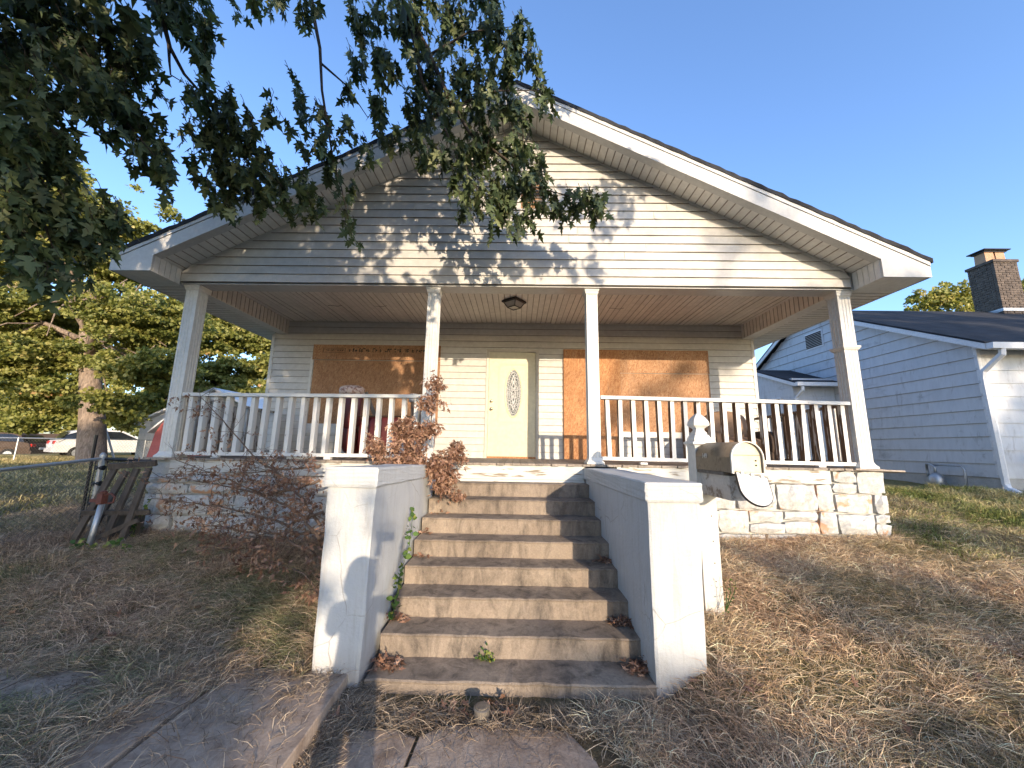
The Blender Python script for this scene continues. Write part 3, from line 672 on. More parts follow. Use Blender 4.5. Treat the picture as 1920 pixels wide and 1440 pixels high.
found = MB(); found.box(XL+.06, XL+.2, 5.3, 17, -1.5, -.03); found.box(4.55, 4.70, 5.3, 17, -1.5, -.03); found.build('foundation', M['mortar'], house)
RS = random.Random(8); sid = 0
def lay(x0, x1, z0, z1):
    global sid
    z = z1
    while z > z0:
        hrow = RS.uniform(.22, .36); x = x0
        while x < x1-.05:
            wd = RS.uniform(.26, .58)
            if x+wd > x1-.14: wd = x1-x
            parts = [(x, z-hrow, wd, hrow)]
            if RS.random() < .35 and hrow > .25:
                hh = hrow*RS.uniform(.4, .6); parts = [(x, z-hrow, wd, hh), (x, z-hrow+hh, wd, hrow-hh)]
            elif RS.random() < .25 and wd > .34:
                ww = wd*RS.uniform(.3, .45); parts = [(x, z-hrow, ww, hrow), (x+ww, z-hrow, wd-ww, hrow)]
            for (a, b, c, d) in parts:
                sid += 1; g = .011; stone_block(c-2*g, d-2*g, RS.uniform(.035, .085), sid).build('stone', M['stone'], fo, (a+g, 5.0, b+g))
            x += wd
        z -= hrow
lay(XL+.06, -1.42, -1.45, -.21); lay(1.30, 4.05, -1.4, -.205); lay(4.05, 4.72, -1.4, -.035)
# roof: rake fascia, soffit boards, returns, eaves
def zr(x): return ZT-SL*abs(x-XP)
for s, xe in ((-1, EL), (1, ER)):
    n = 60; xs = [XP+(xe-XP)*i/n for i in range(n+1)]
    mb = MB(); rr = random.Random(4)      # shingle slab with a ragged front edge
    for i, x in enumerate(xs):
        xo = x + (s*.03 if i == n else 0); zj = rr.uniform(-.006, .006) if 0 < i < n else 0
        mb.v += [(xo, DR-.035+rr.uniform(-.008,.008), zr(xo)+zj), (xo, DR-.035, zr(xo)-.038+zj), (xo, 17.3, zr(xo)-.038), (xo, 17.3, zr(xo)+.0)]; mb.v[-4] = (mb.v[-4][0], mb.v[-4][1], mb.v[-4][2]+.022); mb.v[-1] = (mb.v[-1][0], mb.v[-1][1], mb.v[-1][2]+.022)
    for i in range(n):
        for j in range(4): mb.f.append((i*4+j, (i+1)*4+j, (i+1)*4+(j+1) % 4, i*4+(j+1) % 4) if s > 0 else (i*4+(j+1) % 4, (i+1)*4+(j+1) % 4, (i+1)*4+j, i*4+j))
    mb.f.append((0,1,2,3)); mb.f.append((n*4+3,n*4+2,n*4+1,n*4)); mb.build('roof', M['shingle'], house)
    xin = XP; xr_ = 4.63 if s > 0 else -4.81
    def strip(y0, y1, a, b, x0=XP, x1=xe, name='fascia_board', mat=M['vinyl_trim']):
        p = [(x0, zr(x0)-a), (x1, zr(x1)-a), (x1, zr(x1)-b), (x0, zr(x0)-b)]
        return MB().prism(p, 'y', y0, y1).build(name, mat, house)
    strip(DR-.026, DR-.0, .0385, .092); strip(DR-.012, DR+.02, .093, .10, mat=M['dark_gap']); strip(DR-.018, DR+.02, .1005, .30 if True else 0, x1=xr_)
    # corner box (eave return)
    zb_ = 2.404
    p = [(xr_, zr(xr_)-.1005), (xe, zr(xe)-.1005), (xe, zb_), (xr_, zb_)]
    MB().prism(p, 'y', DR-.017, DR+.012).build('return_face', M['vinyl_trim'], house)
    strip(DR+.021, DR+.10, .27, .30, x1=xr_, name='fascia_underside')
    mb = MB(); mb.box(min(xr_,xe), max(xr_,xe), DR+.012, DF+.0, zb_, zb_+.008); mb.build('return_underside', M['soffit'], house)
    nb_ = 5
    for i in range(nb_):                 # inner face of the return, four vertical boards
        y0 = DR+.013+i*(DF-DR-.02)/nb_; y1 = y0+(DF-DR-.02)/nb_-.006
        MB().box(xr_-.004, xr_+.004, y0, y1, zb_, zr(xr_)-.29).build('return_board', M['soffit'], house)
    mb = MB(); mb.box(min(xe, xe-s*.02), max(xe, xe-s*.02), DR+.012, 17.25, zb_, zr(xe)-.045); mb.build('eave_fascia', M['vinyl_trim'], house)
    # rake soffit boards
    ww = .1; n = int(abs(xr_-XP)*1.0/ww)+1; me = None
    for i in range(n):
        L_ = ww/math.cos(PITCH)
        if me is None:
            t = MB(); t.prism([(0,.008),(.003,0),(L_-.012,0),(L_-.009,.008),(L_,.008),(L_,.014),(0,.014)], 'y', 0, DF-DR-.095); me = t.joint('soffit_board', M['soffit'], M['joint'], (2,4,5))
        x = XP+i*ww if s > 0 else XP-(i+1)*ww
        o = link('soffit_board', me, house, (x, DR+.10, ZG+.004-SL*abs(x-XP))); o.rotation_euler = (0, PITCH*s, 0)
    strip(DF-.02, DF-.0165+.0, .288, .325, x1=xr_-s*.1, name='rake_trim')
    # side eave soffit boards, running across
    ww = .105; n = 110; me = None
    for i in range(n):
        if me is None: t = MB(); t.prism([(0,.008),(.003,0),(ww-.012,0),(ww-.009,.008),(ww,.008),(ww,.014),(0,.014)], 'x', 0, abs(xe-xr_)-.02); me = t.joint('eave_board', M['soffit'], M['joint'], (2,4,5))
        link('eave_board', me, house, (min(xr_, xe)+(.02 if s < 0 else 0), DF+.005+i*ww, zb_+.012))
for s, xi in ((-1, -4.8), (1, 4.62)):
    MB().box(min(xi, xi+s*.05), max(xi, xi+s*.05), DF+.005, 17, 2.412, 2.72).build('wall_plate', M['vinyl_trim'], house)
MB().prism([(XL+.1,2.66),(XR,2.66),(XP,ZG-.02)], 'y', 16.8, 17).build('rear_gable', M['vinyl'], house)
# torn ceiling bits by the front edge
for (x, y) in ((-3.2, 5.45), (-3.4, 6.3), (-2.6, 6.3), (1.6, 6.3), (2.6, 5.6), (-3.3, 5.5)):
    rr = random.Random(int(x*10)); mb = MB(); mb.tube([(x, y, ZC-.008), (x+.1, y+rr.uniform(-.02,.02), ZC-.012), (x+.17, y+.02, ZC-.016), (x+.26, y-.01, ZC-.006)], .0035, 4); mb.build('ceiling_crack', M['dark_gap'], house)

# places of the leafy masses (x, y, z, radius) and of the limbs, in metres
MB_V = [(-4.15,2.5,3.62,0.321),(-3.87,2.6,3.64,0.334),(-3.65,2.7,3.83,0.289),(-3.75,2.4,2.83,0.309),(-3.61,2.6,3.16,0.297),(-3.55,2.8,3.56,0.2),(-3.73,2.4,2.28,0.274),(-3.68,2.5,2.46,0.214),(-3.7,2.9,3.16,0.186),(-3.57,3.0,3.09,0.193),(-3.37,3.0,2.8,0.171),(-3.2,3.0,2.61,0.111),(-3.63,2.9,3.27,0.166),(-3.71,2.5,1.96,0.268),(-3.62,2.7,2.05,0.212),(-3.54,2.8,2.17,0.152),(-3.81,2.6,1.67,0.223),(-3.66,2.7,1.72,0.193),(-3.56,2.8,1.85,0.152),(-3.67,2.6,1.43,0.13),(-4.39,2.4,3.38,0.309),(-4.18,2.4,2.6,0.309),(-4.16,2.5,1.95,0.286),(-3.6,3.0,4.43,0.137),(-3.35,3.0,4.17,0.129),(-3.22,3.1,4.01,0.115),(-3.17,3.1,4.3,0.124),(-3.45,3.0,4.49,0.12),(-3.36,3.1,4.57,0.142),(-3.12,3.2,4.85,0.082),(-2.95,3.3,5.01,0.075),(-2.71,3.4,5.15,0.078),(-3.4,3.2,3.75,0.128),(-3.16,3.2,3.59,0.192),(-2.9,3.2,3.5,0.174),(-3.35,3.3,3.44,0.17),(-3.08,3.3,3.25,0.226),(-2.78,3.3,3.29,0.198),(-3.21,3.4,3.03,0.185),(-2.89,3.4,2.97,0.204),(-2.62,3.4,3.03,0.175),(-3.21,3.4,2.72,0.136),(-3.05,3.5,2.77,0.13),(-2.76,3.5,2.74,0.13),(-2.52,3.5,2.87,0.13),(-2.6,3.3,3.63,0.113),(-2.41,3.6,3.07,0.113),(-2.48,3.6,2.72,0.103),(-2.21,3.6,2.81,0.123),(-2.56,3.5,4.19,0.1),(-2.44,3.5,3.91,0.11),(-2.25,3.5,3.78,0.12),(-2.13,3.5,3.44,0.12),(-2.29,3.5,3.34,0.11),(-2.08,3.6,3.27,0.123),(-1.97,3.6,3.67,0.113),(-1.88,3.6,3.04,0.103),(-1.91,3.6,2.72,0.082),(-1.8,3.6,2.47,0.082),(-1.79,3.7,3.56,0.116),(-2.25,3.2,4.69,0.119),(-1.93,3.7,5.25,0.243),(-2.01,3.7,4.71,0.137),(-1.62,3.7,4.64,0.233),(-1.41,3.7,5.25,0.291),(-0.92,3.8,5.47,0.315),(-0.39,3.8,5.39,0.25),(-0.06,3.9,5.36,0.212),(-1.21,3.8,4.68,0.271),(-0.76,3.8,4.76,0.282),(-0.32,3.9,4.88,0.256),(0.08,4.0,5.08,0.16),(0.23,4.0,4.68,0.126),(-1.71,3.7,4.12,0.169),(-1.53,3.7,3.77,0.169),(-1.98,3.6,4.2,0.103),(-1.31,3.8,4.16,0.228),(-0.93,3.8,4.16,0.25),(-0.5,3.9,4.34,0.267),(-0.11,3.9,4.27,0.201),(0.28,4.0,4.49,0.069),(-1.15,3.8,3.66,0.163),(-0.81,3.8,3.55,0.185),(-0.48,3.9,3.79,0.256),(-0.1,3.9,3.75,0.212),(0.19,4.0,3.7,0.126),(-0.72,3.9,3.29,0.156),(-0.43,3.9,3.22,0.234),(-0.12,3.9,3.25,0.245),(0.19,4.0,3.37,0.183),(-0.63,3.9,2.94,0.111),(-0.3,3.9,2.88,0.167),(-0.09,3.9,2.74,0.111),(0.16,4.0,2.98,0.149),(0.42,4.0,3.07,0.171),(0.63,4.0,3.11,0.149),(0.79,4.0,3.08,0.137),(0.93,4.0,3.07,0.114),(-1.55,3.6,5.9,0.411),(-0.53,3.7,6.05,0.37),(-2.8,3.2,5.49,0.366),(-3.6,2.9,4.93,0.373)]
L_1 = [(-3.7,2.7,5.12),(-3.62,2.9,4.61),(-3.6,3.0,4.43),(-3.54,3.1,4.11),(-3.45,3.2,3.91),(-3.19,3.3,3.63),(-2.81,3.4,3.16),(-2.5,3.5,2.87)]
L_1B = [(-3.56,3.1,4.15),(-3.52,3.1,3.95),(-3.48,3.1,3.79),(-3.44,3.2,3.81)]
L_2 = [(-2.71,3.3,6.2),(-2.46,3.4,5.43),(-2.38,3.5,4.98),(-2.28,3.5,4.61),(-2.2,3.5,4.05),(-2.05,3.6,3.27),(-1.93,3.6,2.94),(-1.8,3.6,2.5)]
L_2B = [(-2.24,3.5,4.4),(-1.99,3.6,4.23),(-1.76,3.7,3.91)]
L_3 = [(-1.89,3.5,6.56),(-1.57,3.6,5.74),(-1.42,3.7,5.41),(-1.16,3.8,4.99),(-0.87,3.8,4.31),(-0.61,3.9,3.9),(-0.16,3.9,3.54),(0.16,4.0,3.26),(0.79,4.0,3.09)]
L_3B = [(-1.35,3.7,5.25),(-1.2,3.8,4.53),(-0.92,3.8,3.94),(-0.73,3.9,3.53),(-0.4,3.9,2.98)]
L_3C = [(-1.09,3.8,4.91),(-0.65,3.8,5.23),(-0.13,3.9,5.44)]
L_3D = [(-0.8,3.8,4.16),(-0.31,3.9,4.49),(0.22,4.0,4.61)]
L_4 = [(-4.23,2.2,4.21),(-3.98,2.4,3.85),(-3.82,2.6,3.42),(-3.62,2.9,3.1),(-3.2,3.0,2.61)]
L_5 = [(-4.33,2.2,2.92),(-3.96,2.5,2.13),(-3.7,2.6,1.89),(-3.69,2.7,1.68)]
YT = [(-18.55,13,7.12,1.207),(-16.74,13,7.35,1.3),(-15.17,13,6.71,1.114),(-17.5,12.5,4.6,1.339),(-17.44,14,5.16,1.1),(-14.2,13,4.82,1.3),(-12.57,13,4.64,1.114),(-17.41,12.5,2.67,1.161),(-16.07,12.5,1.75,0.893),(-16.0,12.5,3.06,0.804),(-14.15,13,3.01,0.743),(-13.01,13,2.63,0.929),(-13.61,13,3.81,0.929),(-12.17,13,2.84,0.743),(-16.02,13,8.92,0.78),(-15.01,13,8.03,0.669),(-17.7,13,8.91,1.114),(-13.69,12.5,1.41,0.536),(-16.38,12.5,0.65,0.536),(-19.2,13.5,10.93,1.35),(-21.03,13,7.1,1.486),(-20.25,13,4.14,1.486),(-19.82,13,8.9,1.3),(-14.45,13,8.37,0.297),(-13.65,13,8.94,0.26),(-13.72,12,1.62,0.274),(-13.44,12.8,0.9,0.402)]
BT2 = [(-16.17,19,5.53,1.357),(-14.78,19,3.81,1.221),(-16.38,19,3.23,1.493),(-14.92,20,5.83,1.029),(-14.08,20,4.02,0.857),(-16.63,18,1.73,1.029),(-17.46,18,1.98,1.157),(-17.22,19,6.7,1.221),(-16.25,20,6.75,1.029),(-18.68,20,5.79,1.429),(-14.64,21,5.48,0.78),(-16.3,20,1.07,1.429),(-14.65,20,1.67,1.286),(-12.9,19.5,4.23,1.114),(-12.94,19,2.57,1.086),(-13.12,20,5.85,0.857),(-14.74,18.5,2.35,1.189)]
BT3 = [(-36.88,26.88,1.54,1.92),(-32.63,26.88,1.99,1.92),(-29.95,26.88,2.42,2.304),(-27.51,26.88,2.07,1.92),(-34.69,26.88,2.35,1.92),(-40.15,26.88,1.89,2.304),(-39.14,28.16,3.66,2.011),(-35.42,29.44,4.76,2.523),(-43.79,28.16,5.28,3.218),(-32.09,29.44,5.68,2.523),(-41.74,30.72,7.69,3.072),(-25.81,26.88,1.32,1.306),(-35.14,25.6,0.02,0.878),(-31.17,25.6,0.62,0.805),(-41.42,30,10.31,2.571),(-36.62,30,9.42,3.0),(-45.17,30,14.15,2.571),(-27.6,28,5.45,2.0)]
BT4 = [(22.79,20,8.73,0.743),(23.98,20,8.9,0.971),(24.83,20,8.75,0.686),(23.41,20,8.11,1.029),(21.98,20,8.25,0.514),(25.82,20,7.83,1.143),(31.15,22,10.34,0.691),(30.86,22,8.96,0.943)]
B_1 = [(-1.94,3.9,-0.73),(-2.3,4.1,-0.51),(-2.91,4.3,-0.35),(-3.57,4.5,-0.27),(-4.31,4.6,-0.22)]
B_2 = [(-1.99,4.0,-0.49),(-2.39,4.1,-0.65),(-3.07,4.3,-0.53),(-3.64,4.4,-0.49),(-4.36,4.6,-0.47)]
B_3 = [(-2.21,4.3,-0.2),(-2.49,4.4,-0.3),(-2.85,4.4,-0.39),(-3.38,4.5,-0.23),(-4.24,4.7,-0.02)]
B_4 = [(-1.93,3.8,-0.85),(-2.37,3.9,-0.73),(-2.94,4.0,-0.66),(-3.36,4.1,-0.66)]
B_5 = [(-2.0,4.0,-0.62),(-2.31,4.2,-0.41),(-2.57,4.3,-0.2),(-3.1,4.5,0.02),(-3.63,4.6,0.46),(-3.97,4.6,0.76)]
B_6 = [(-2.32,4.5,-0.06),(-2.83,4.5,-0.1),(-3.33,4.5,-0.16)]
B_7 = [(-1.97,3.95,-0.69),(-2.22,4.0,-0.7),(-2.55,4.0,-0.71),(-2.71,3.8,-0.81),(-2.92,3.8,-0.79)]
C_1 = [(-1.4,4.3,-0.1),(-1.14,4.3,0.12),(-1.05,4.4,0.3),(-1.0,4.5,0.69),(-0.94,4.5,0.92)]
C_2 = [(-1.37,4.3,-0.1),(-1.01,4.3,-0.0),(-0.78,4.35,0.06),(-0.62,4.4,0.12)]
C_3 = [(-1.4,4.3,-0.1),(-1.5,4.3,0.05),(-1.65,4.35,0.17)]
C_4 = [(-1.25,4.3,0.01),(-0.89,4.3,-0.06),(-0.75,4.4,-0.21)]
C_5 = [(-1.2,4.3,0.06),(-1.3,4.4,0.29),(-1.34,4.4,0.36)]

# ------------------------------------------------------------------ mailbox on its post (right of the stairs)
mbx = thing('mailbox', (1.62, 3.2, -1.05), 'open tan metal mailbox hanging its white door on a white gothic topped post', 'mailbox')
PX, PY = 1.615, 3.37
MB().box(PX-.075, PX+.075, PY-.075, PY+.075, -1.5, .285).build('post', M['vinyl_trim'], mbx)
f = MB(); f.lathe((PX, PY, .285), [(.078,-.06),(.082,-.045),(.098,-.035),(.098,-.018),(.085,-.012),(.074,-.005),(.074,.012),(.06,.04),(.048,.052)], 4, True); f.build('post_cap', M['post'], mbx)
f = MB(); f.lathe((PX, PY, .337), [(.050,0),(.050,.012),(.036,.03),(.034,.045),(.05,.062),(.066,.075),(.068,.088),(.062,.115),(.046,.145),(.024,.172),(.004,.188)], 4, True)
f.v = [(x, y, z) for x, y, z in f.v]; f.build('finial', M['post'], mbx)
for z in (-.35, -.55, -.72, -.86): MB().box(PX+.02, PX+.028, PY-.077, PY-.0749, z, z+.01).build('screw', M['black'], mbx)
arm = MB(); arm.box(1.575, 1.735, 2.86, PY-.076, -.165, .012); arm.build('arm', M['arm'], mbx)
arm = MB(); arm.box(1.545, 1.765, 2.88, PY-.04, .014, .038); arm.build('base_board', M['grey_wood'], mbx)
bx0, bx1, bz, bt = 1.540, 1.765, .040, .262; by0, by1 = 2.755, 3.29
def arch(x0, x1, z0, z1, n=14):
    r = (x1-x0)/2; cx = (x0+x1)/2; zc = z1-r
    return [(x0, z0), (x1, z0), (x1, zc)] + [(cx+r*math.cos(math.pi*i/n), zc+r*math.sin(math.pi*i/n)) for i in range(1, n)] + [(x0, zc)]
def shell(o, i, y0, y1):
    n = len(o); v = [(a, y0, b) for a, b in o] + [(a, y1, b) for a, b in o] + [(a, y0, b) for a, b in i] + [(a, y1, b) for a, b in i]
    f = []
    for k in range(n):
        j = (k+1) % n; f += [(k, j, n+j, n+k), (2*n+j, 2*n+k, 3*n+k, 3*n+j), (j, k, 2*n+k, 2*n+j), (n+k, n+j, 3*n+j, 3*n+k)]
    return v, f
o_, i_ = arch(bx0, bx1, bz, bt), arch(bx0+.004, bx1-.004, bz+.004, bt-.004)
t = MB(); t.add(*shell(o_, i_, by0, by1)); body = t.build('box_body', M['mailbox'], mbx)
for p in body.data.polygons: p.use_smooth = abs(p.normal.y) < .5 and abs(p.normal.z) > .05 and p.center.z > .12
t = MB(); t.prism(arch(bx0+.0045, bx1-.0045, bz+.0045, bt-.0045), 'y', by0+.012, by0+.016); t.build('inner_panel', M['mail_in'], mbx)
t = MB(); t.add(*shell(arch(bx0-.004, bx1+.004, bz-.003, bt+.004), arch(bx0+.003, bx1-.003, bz+.003, bt-.003), by0-.012, by0+.004)); t.build('rim', M['mail_lip'], mbx)
t = MB(); t.prism(arch(bx0, bx1, bz, bt), 'y', by1, by1+.004); t.build('back_panel', M['mailbox'], mbx)
t = MB(); t.box(bx0+.006, bx1-.006, by0+.007, by0+.0118, .165, .168); t.build('seam', M['mailbox'], mbx)
for z in (.095, .128):
    t = MB(); t.lathe((0,0,0), [(.006,0),(.006,.004),(.003,.006)], 10); t.v = [(bx1-.045+a, by0+.0115-c, z+b) for a, b, c in t.v]; t.build('rivet', M['black'], mbx)
# door hanging open, seen from inside
dm = MB(); ao = arch(-.112, .112, 0, .235); dm.add(*shell(ao, arch(-.104, .104, .008, .227), -.014, .0)); dm.prism(arch(-.105, .105, .007, .228), 'y', -.003, .0)
Md = Matrix.Translation((bx0+.1125+.014, by0-.014, bz-.008)) @ Matrix.Rotation(R(10), 4, 'Y') @ Matrix.Rotation(R(148), 4, 'X')
def xf(mb, m): mb.v = [tuple(m @ Vector(p)) for p in mb.v]; return mb
mdoor = xf(dm, Md).build('box_door', M['mail_door'], mbx)
t = MB(); t.add(*shell(arch(-.113, .113, -.001, .236), arch(-.109, .109, .003, .232), -.016, .001)); xf(t, Md).build('door_edge', M['black'], mdoor)
for dx in (-.07, 0, .07):
    t = MB(); t.box(dx-.01, dx+.01, .001, .010, -.006, .016); t.box(dx-.012, dx+.004, .001, .014, .004, .010); xf(t, Md).build('hinge_clip', M['mail_lip'], mdoor)
tx = text('U.S. MAIL', .03, (0,0,0), (0,0,0), M['mail_print'], mdoor)
tx.data.transform(Md @ Matrix.Translation((-.075, .0012, .075)) @ Matrix.Rotation(R(90), 4, 'X') @ Matrix.Scale(1, 4)); 
tx = text('149', .055, (0,0,0), (0,0,0), M['scrawl'], mbx); tx.data.transform(Matrix.Translation((bx0-.0012, 3.18, .135)) @ Matrix.Rotation(R(-90), 4, 'Z') @ Matrix.Rotation(R(90), 4, 'X'))
tx = text('2', .04, (0,0,0), (0,0,0), M['mail_print'], mbx); tx.data.transform(Matrix.Translation((PX+.055, PY-.0765, .17)) @ Matrix.Rotation(R(90), 4, 'X'))

# ------------------------------------------------------------------ things on the porch
def cushion(mb, x0, x1, y0, y1, z0, z1, n=5, puff=.03, seed=0):
    """soft box"""
    v = []; f = []; rr = random.Random(seed); idx = {}
    def P(i, j, k):
        key = (i, j, k)
        if key not in idx:
            u, w, t = (i/n*2-1, j/n*2-1, k/n*2-1); q = .22
            s = 1 - q*((abs(u)**4)*(abs(w)**4) + (abs(w)**4)*(abs(t)**4) + (abs(u)**4)*(abs(t)**4))*.5
            x = (x0+x1)/2+(x1-x0)/2*u*s; y = (y0+y1)/2+(y1-y0)/2*w*s; z = (z0+z1)/2+(z1-z0)/2*t*s
            y -= puff*(1-u*u)*(1-t*t)*(w < 0) ; z += puff*(1-u*u)*(1-w*w)*(t > 0)
            idx[key] = len(v); v.append((x+rr.gauss(0, .002), y, z))
        return idx[key]
    for a in range(n):
        for b in range(n):
            f.append((P(a,b,0), P(a,b+1,0), P(a+1,b+1,0), P(a+1,b,0))); f.append((P(a,b,n), P(a+1,b,n), P(a+1,b+1,n), P(a,b+1,n)))
            f.append((P(a,0,b), P(a+1,0,b), P(a+1,0,b+1), P(a,0,b+1))); f.append((P(a,n,b), P(a,n,b+1), P(a+1,n,b+1), P(a+1,n,b)))
            f.append((P(0,a,b), P(0,a,b+1), P(0,a+1,b+1), P(0,a+1,b))); f.append((P(n,a,b), P(n,a+1,b), P(n,a+1,b+1), P(n,a,b+1)))
    mb.add(v, f); return mb
rc = thing('recliner', (-2.1, 6.1, 0), 'dark maroon recliner behind the left railing seen from its back corner', 'armchair')
cushion(MB(), -2.68, -1.52, 5.85, 6.60, .05, .42).build('seat', M['maroon'], rc, smooth=True)
cushion(MB(), -2.42, -1.50, 5.68, 5.86, .06, .64, puff=.02).build('backrest', M['maroon'], rc, smooth=True)
cushion(MB(), -2.72, -2.44, 5.72, 6.55, .06, .60, puff=.02).build('armrest', M['maroon'], rc, smooth=True)
cushion(MB(), -1.55, -1.40, 5.72, 6.55, .06, .58, puff=.01).build('armrest', M['maroon'], rc, smooth=True)
pr = MB(); pr.tube([(-2.42, 5.68, .635), (-1.5, 5.68, .638)], .012, 6); pr.build('piping', M['dark_brown'], rc)
uc = thing('office_chair', (-2.55, 5.9, .5), 'upright dark red office chair with a patterned cover on its top beside the recliner', 'chair')
cushion(MB(), -2.74, -2.40, 5.66, 5.80, .45, 1.02, puff=.03).build('backrest', M['maroon'], uc, smooth=True)
cushion(MB(), -2.76, -2.39, 5.65, 5.82, .96, 1.10, puff=.02).build('cloth_cover', M['cream_cloth'], uc, smooth=True)
t = MB(); t.beam((-2.38, 5.80, 1.02), (-2.18, 5.78, .60), .03, .05); t.build('side_arm', M['grey_wood'], uc)
tp = MB(); tp.lathe((-1.50, 5.62, 0), [(.12,0),(.115,.3),(.105,.6),(.11,.84)], 9); tag(tp.build('log', M['bark'], None), 'upright rough wooden log behind the left middle post', 'log')
jr = MB(); jr.lathe((-1.55, 5.55, .842), [(.07,0),(.075,.02),(.075,.10),(.06,.12),(.06,.125)], 14); tag(jr.build('glass_jar', M['clear_jar'], None, smooth=True), 'small clear glass jar on top of the wooden log', 'jar')
bt = MB(); bt.lathe((-3.02, 5.55, 0), [(.035,0),(.037,.01),(.037,.11),(.014,.16),(.014,.18)], 12); bo = bt.build('bottle', M['black'], None, smooth=True); tag(bo, 'small black bottle on the porch floor left of the maroon recliner', 'bottle')
pb = MB(); pb.box(-3.1, -2.78, 5.10, 5.16, 0, .03); tag(pb.build('white_tray', M['white_plastic'], None), 'white plastic tray edge under the left railing', 'tray')
ac = thing('armchair', (3.68, 6.5, 0), 'brown tufted armchair behind the right railing', 'armchair')
cushion(MB(), 3.28, 4.02, 6.55, 6.75, .20, .84, puff=.05).build('backrest', M['tan_fabric'], ac, smooth=True)
cushion(MB(), 3.30, 4.00, 6.05, 6.58, .22, .40, puff=.03).build('seat', M['tan_fabric'], ac, smooth=True)
cushion(MB(), 3.12, 3.30, 6.05, 6.72, .10, .52, puff=.01).build('armrest', M['dark_brown'], ac, smooth=True)
cushion(MB(), 4.00, 4.18, 6.05, 6.72, .10, .52, puff=.01).build('armrest', M['dark_brown'], ac, smooth=True)
MB().box(3.2, 4.1, 6.06, 6.7, .02, .2).build('base', M['dark_brown'], ac)
for i, (a, b) in enumerate(((3.45,.5),(3.65,.5),(3.85,.5),(3.55,.65),(3.75,.65))):
    t = MB(); t.lathe((0,0,0), [(.015,0),(.012,.01),(.004,.012)], 8); t.v = [(a+x, 6.515-z, b+y) for x, y, z in t.v]; t.build('button', M['dark_brown'], ac)

# ------------------------------------------------------------------ neighbour house
NX, NY = 9.3, 7.5; NE, NR, NRY = 2.456, 4.67, 11.65
nb = thing('neighbour_house', (11, 9, -.5), 'white plank sided house next door with dark roof and brick chimney', 'house')
nz = lambda y: NE+.523*(y-7.41) if y < NRY else NR-.523*(y-NRY)
z = -.24; i = 0; PH = .265
SE = random.Random(12)
while z < 4.5:
    h = PH
    ya = NY if z < 2.4 else 7.41+(z+.1-NE)/.523+.02; yb = 16 if z < 2.4 else NRY*2-ya
    yt = max(NY, 7.41+(z+h+.02-NE)/.523+.02)
    a0, a1 = ya, yt; b0, b1 = yb, NRY*2-yt if z+h > 2.4 else 16
    cut = a0+ (SE.uniform(1.2, 3.0)); segs = [(a0, a1, cut, cut), (cut+.004, cut+.004, b0, b1)] if b0-a0 > 4 else [(a0, a1, b0, b1)]
    for s_ in segs:
        v = [(NX-.024, s_[0], z+.004), (NX-.024, s_[2], z+.004), (NX-.004, s_[3], z+h), (NX-.004, s_[1], z+h), (NX+.01, s_[0], z), (NX+.01, s_[2], z), (NX+.01, s_[3], z+h), (NX+.01, s_[1], z+h)]
        MB().add(v, [(0,3,2,1),(4,5,6,7),(0,1,5,4),(1,2,6,5),(2,3,7,6),(3,0,4,7)]).build('wall_plank', M['nb_plank'], nb).data.materials.append(M['lap_shade']);
    if z < 2.1:
        MB().prism([(NY-.022+.0, z), (NY-.005, z+h), (NY+.02, z+h), (NY+.02, z)], 'x', NX+.05, 24).build('wall_plank', M['nb_plank'], nb)
    z += PH; i += 1
nw = MB(); nw.box(NX+.011, 24, NY+.021, 15.99, -.9, 2.42); nw.build('wall', M['nb_plank'], nb)
nw = MB(); nw.prism([(NY+.03,2.42),(15.9,2.42),(NRY, 4.6)], 'x', NX+.011, NX+.1); nw.build('gable_wall', M['nb_plank'], nb)
MB().box(NX-.002, 24, NY-.003, NY+.02, -1.0, -.245).build('foundation', M['mortar'], nb); MB().box(NX-.003, NX+.01, NY, 16, -1.0, -.245).build('foundation', M['mortar'], nb)
MB().box(NX-.02, NX+.05, NY-.03, NY+.03, -.24, 2.4).build('corner_board', M['nb_trim'], nb)
rf = MB(); e = 7.15; ez = NE+.523*(e-7.41)
rf.add([(NX-.22,e,ez+.02),(24,e,ez+.02),(24,NRY,NR+.02),(NX-.22,NRY,NR+.02),(NX-.22,16.2,NR-.523*(16.2-NRY)+.02),(24,16.2,NR-.523*(16.2-NRY)+.02),
        (NX-.22,e,ez+.06),(24,e,ez+.06),(24,NRY,NR+.07),(NX-.22,NRY,NR+.07),(NX-.22,16.2,NR-.523*(16.2-NRY)+.06),(24,16.2,NR-.523*(16.2-NRY)+.06)],
       [(0,1,2,3),(3,2,5,4),(9,8,7,6),(10,11,8,9),(0,6,7,1),(0,3,9,6),(3,4,10,9),(4,5,11,10)])
rf.build('roof', M['shingle'], nb)
t = MB(); t.prism([(e+.01, ez-.10), (NRY, NR-.10), (NRY, NR+.018), (e+.01, ez+.018)], 'x', NX-.215, NX-.185); t.prism([(NRY, NR-.10), (16.2, NR-.523*(16.2-NRY)-.10), (16.2, NR-.523*(16.2-NRY)+.018), (NRY, NR+.018)], 'x', NX-.215, NX-.185); t.build('barge_board', M['nb_trim'], nb)
t = MB(); t.prism([(e+.02, ez-.03), (NRY, NR-.03), (NRY, NR-.02), (e+.02, ez-.02)], 'x', NX-.184, NX-.0); t.build('rake_soffit', M['nb_trim'], nb)
t = MB(); t.box(NX-.1, 24, e+.03, NY-.02, 2.30, 2.315); t.build('soffit', M['nb_trim'], nb)
t = MB(); t.prism([(e-.10, ez-.10), (e-.115, ez+.0), (e-.115, ez+.015), (e-.0, ez+.015), (e-.0, ez-.10)], 'x', NX-.21, 24); t.build('gutter', M['nb_trim'], nb)
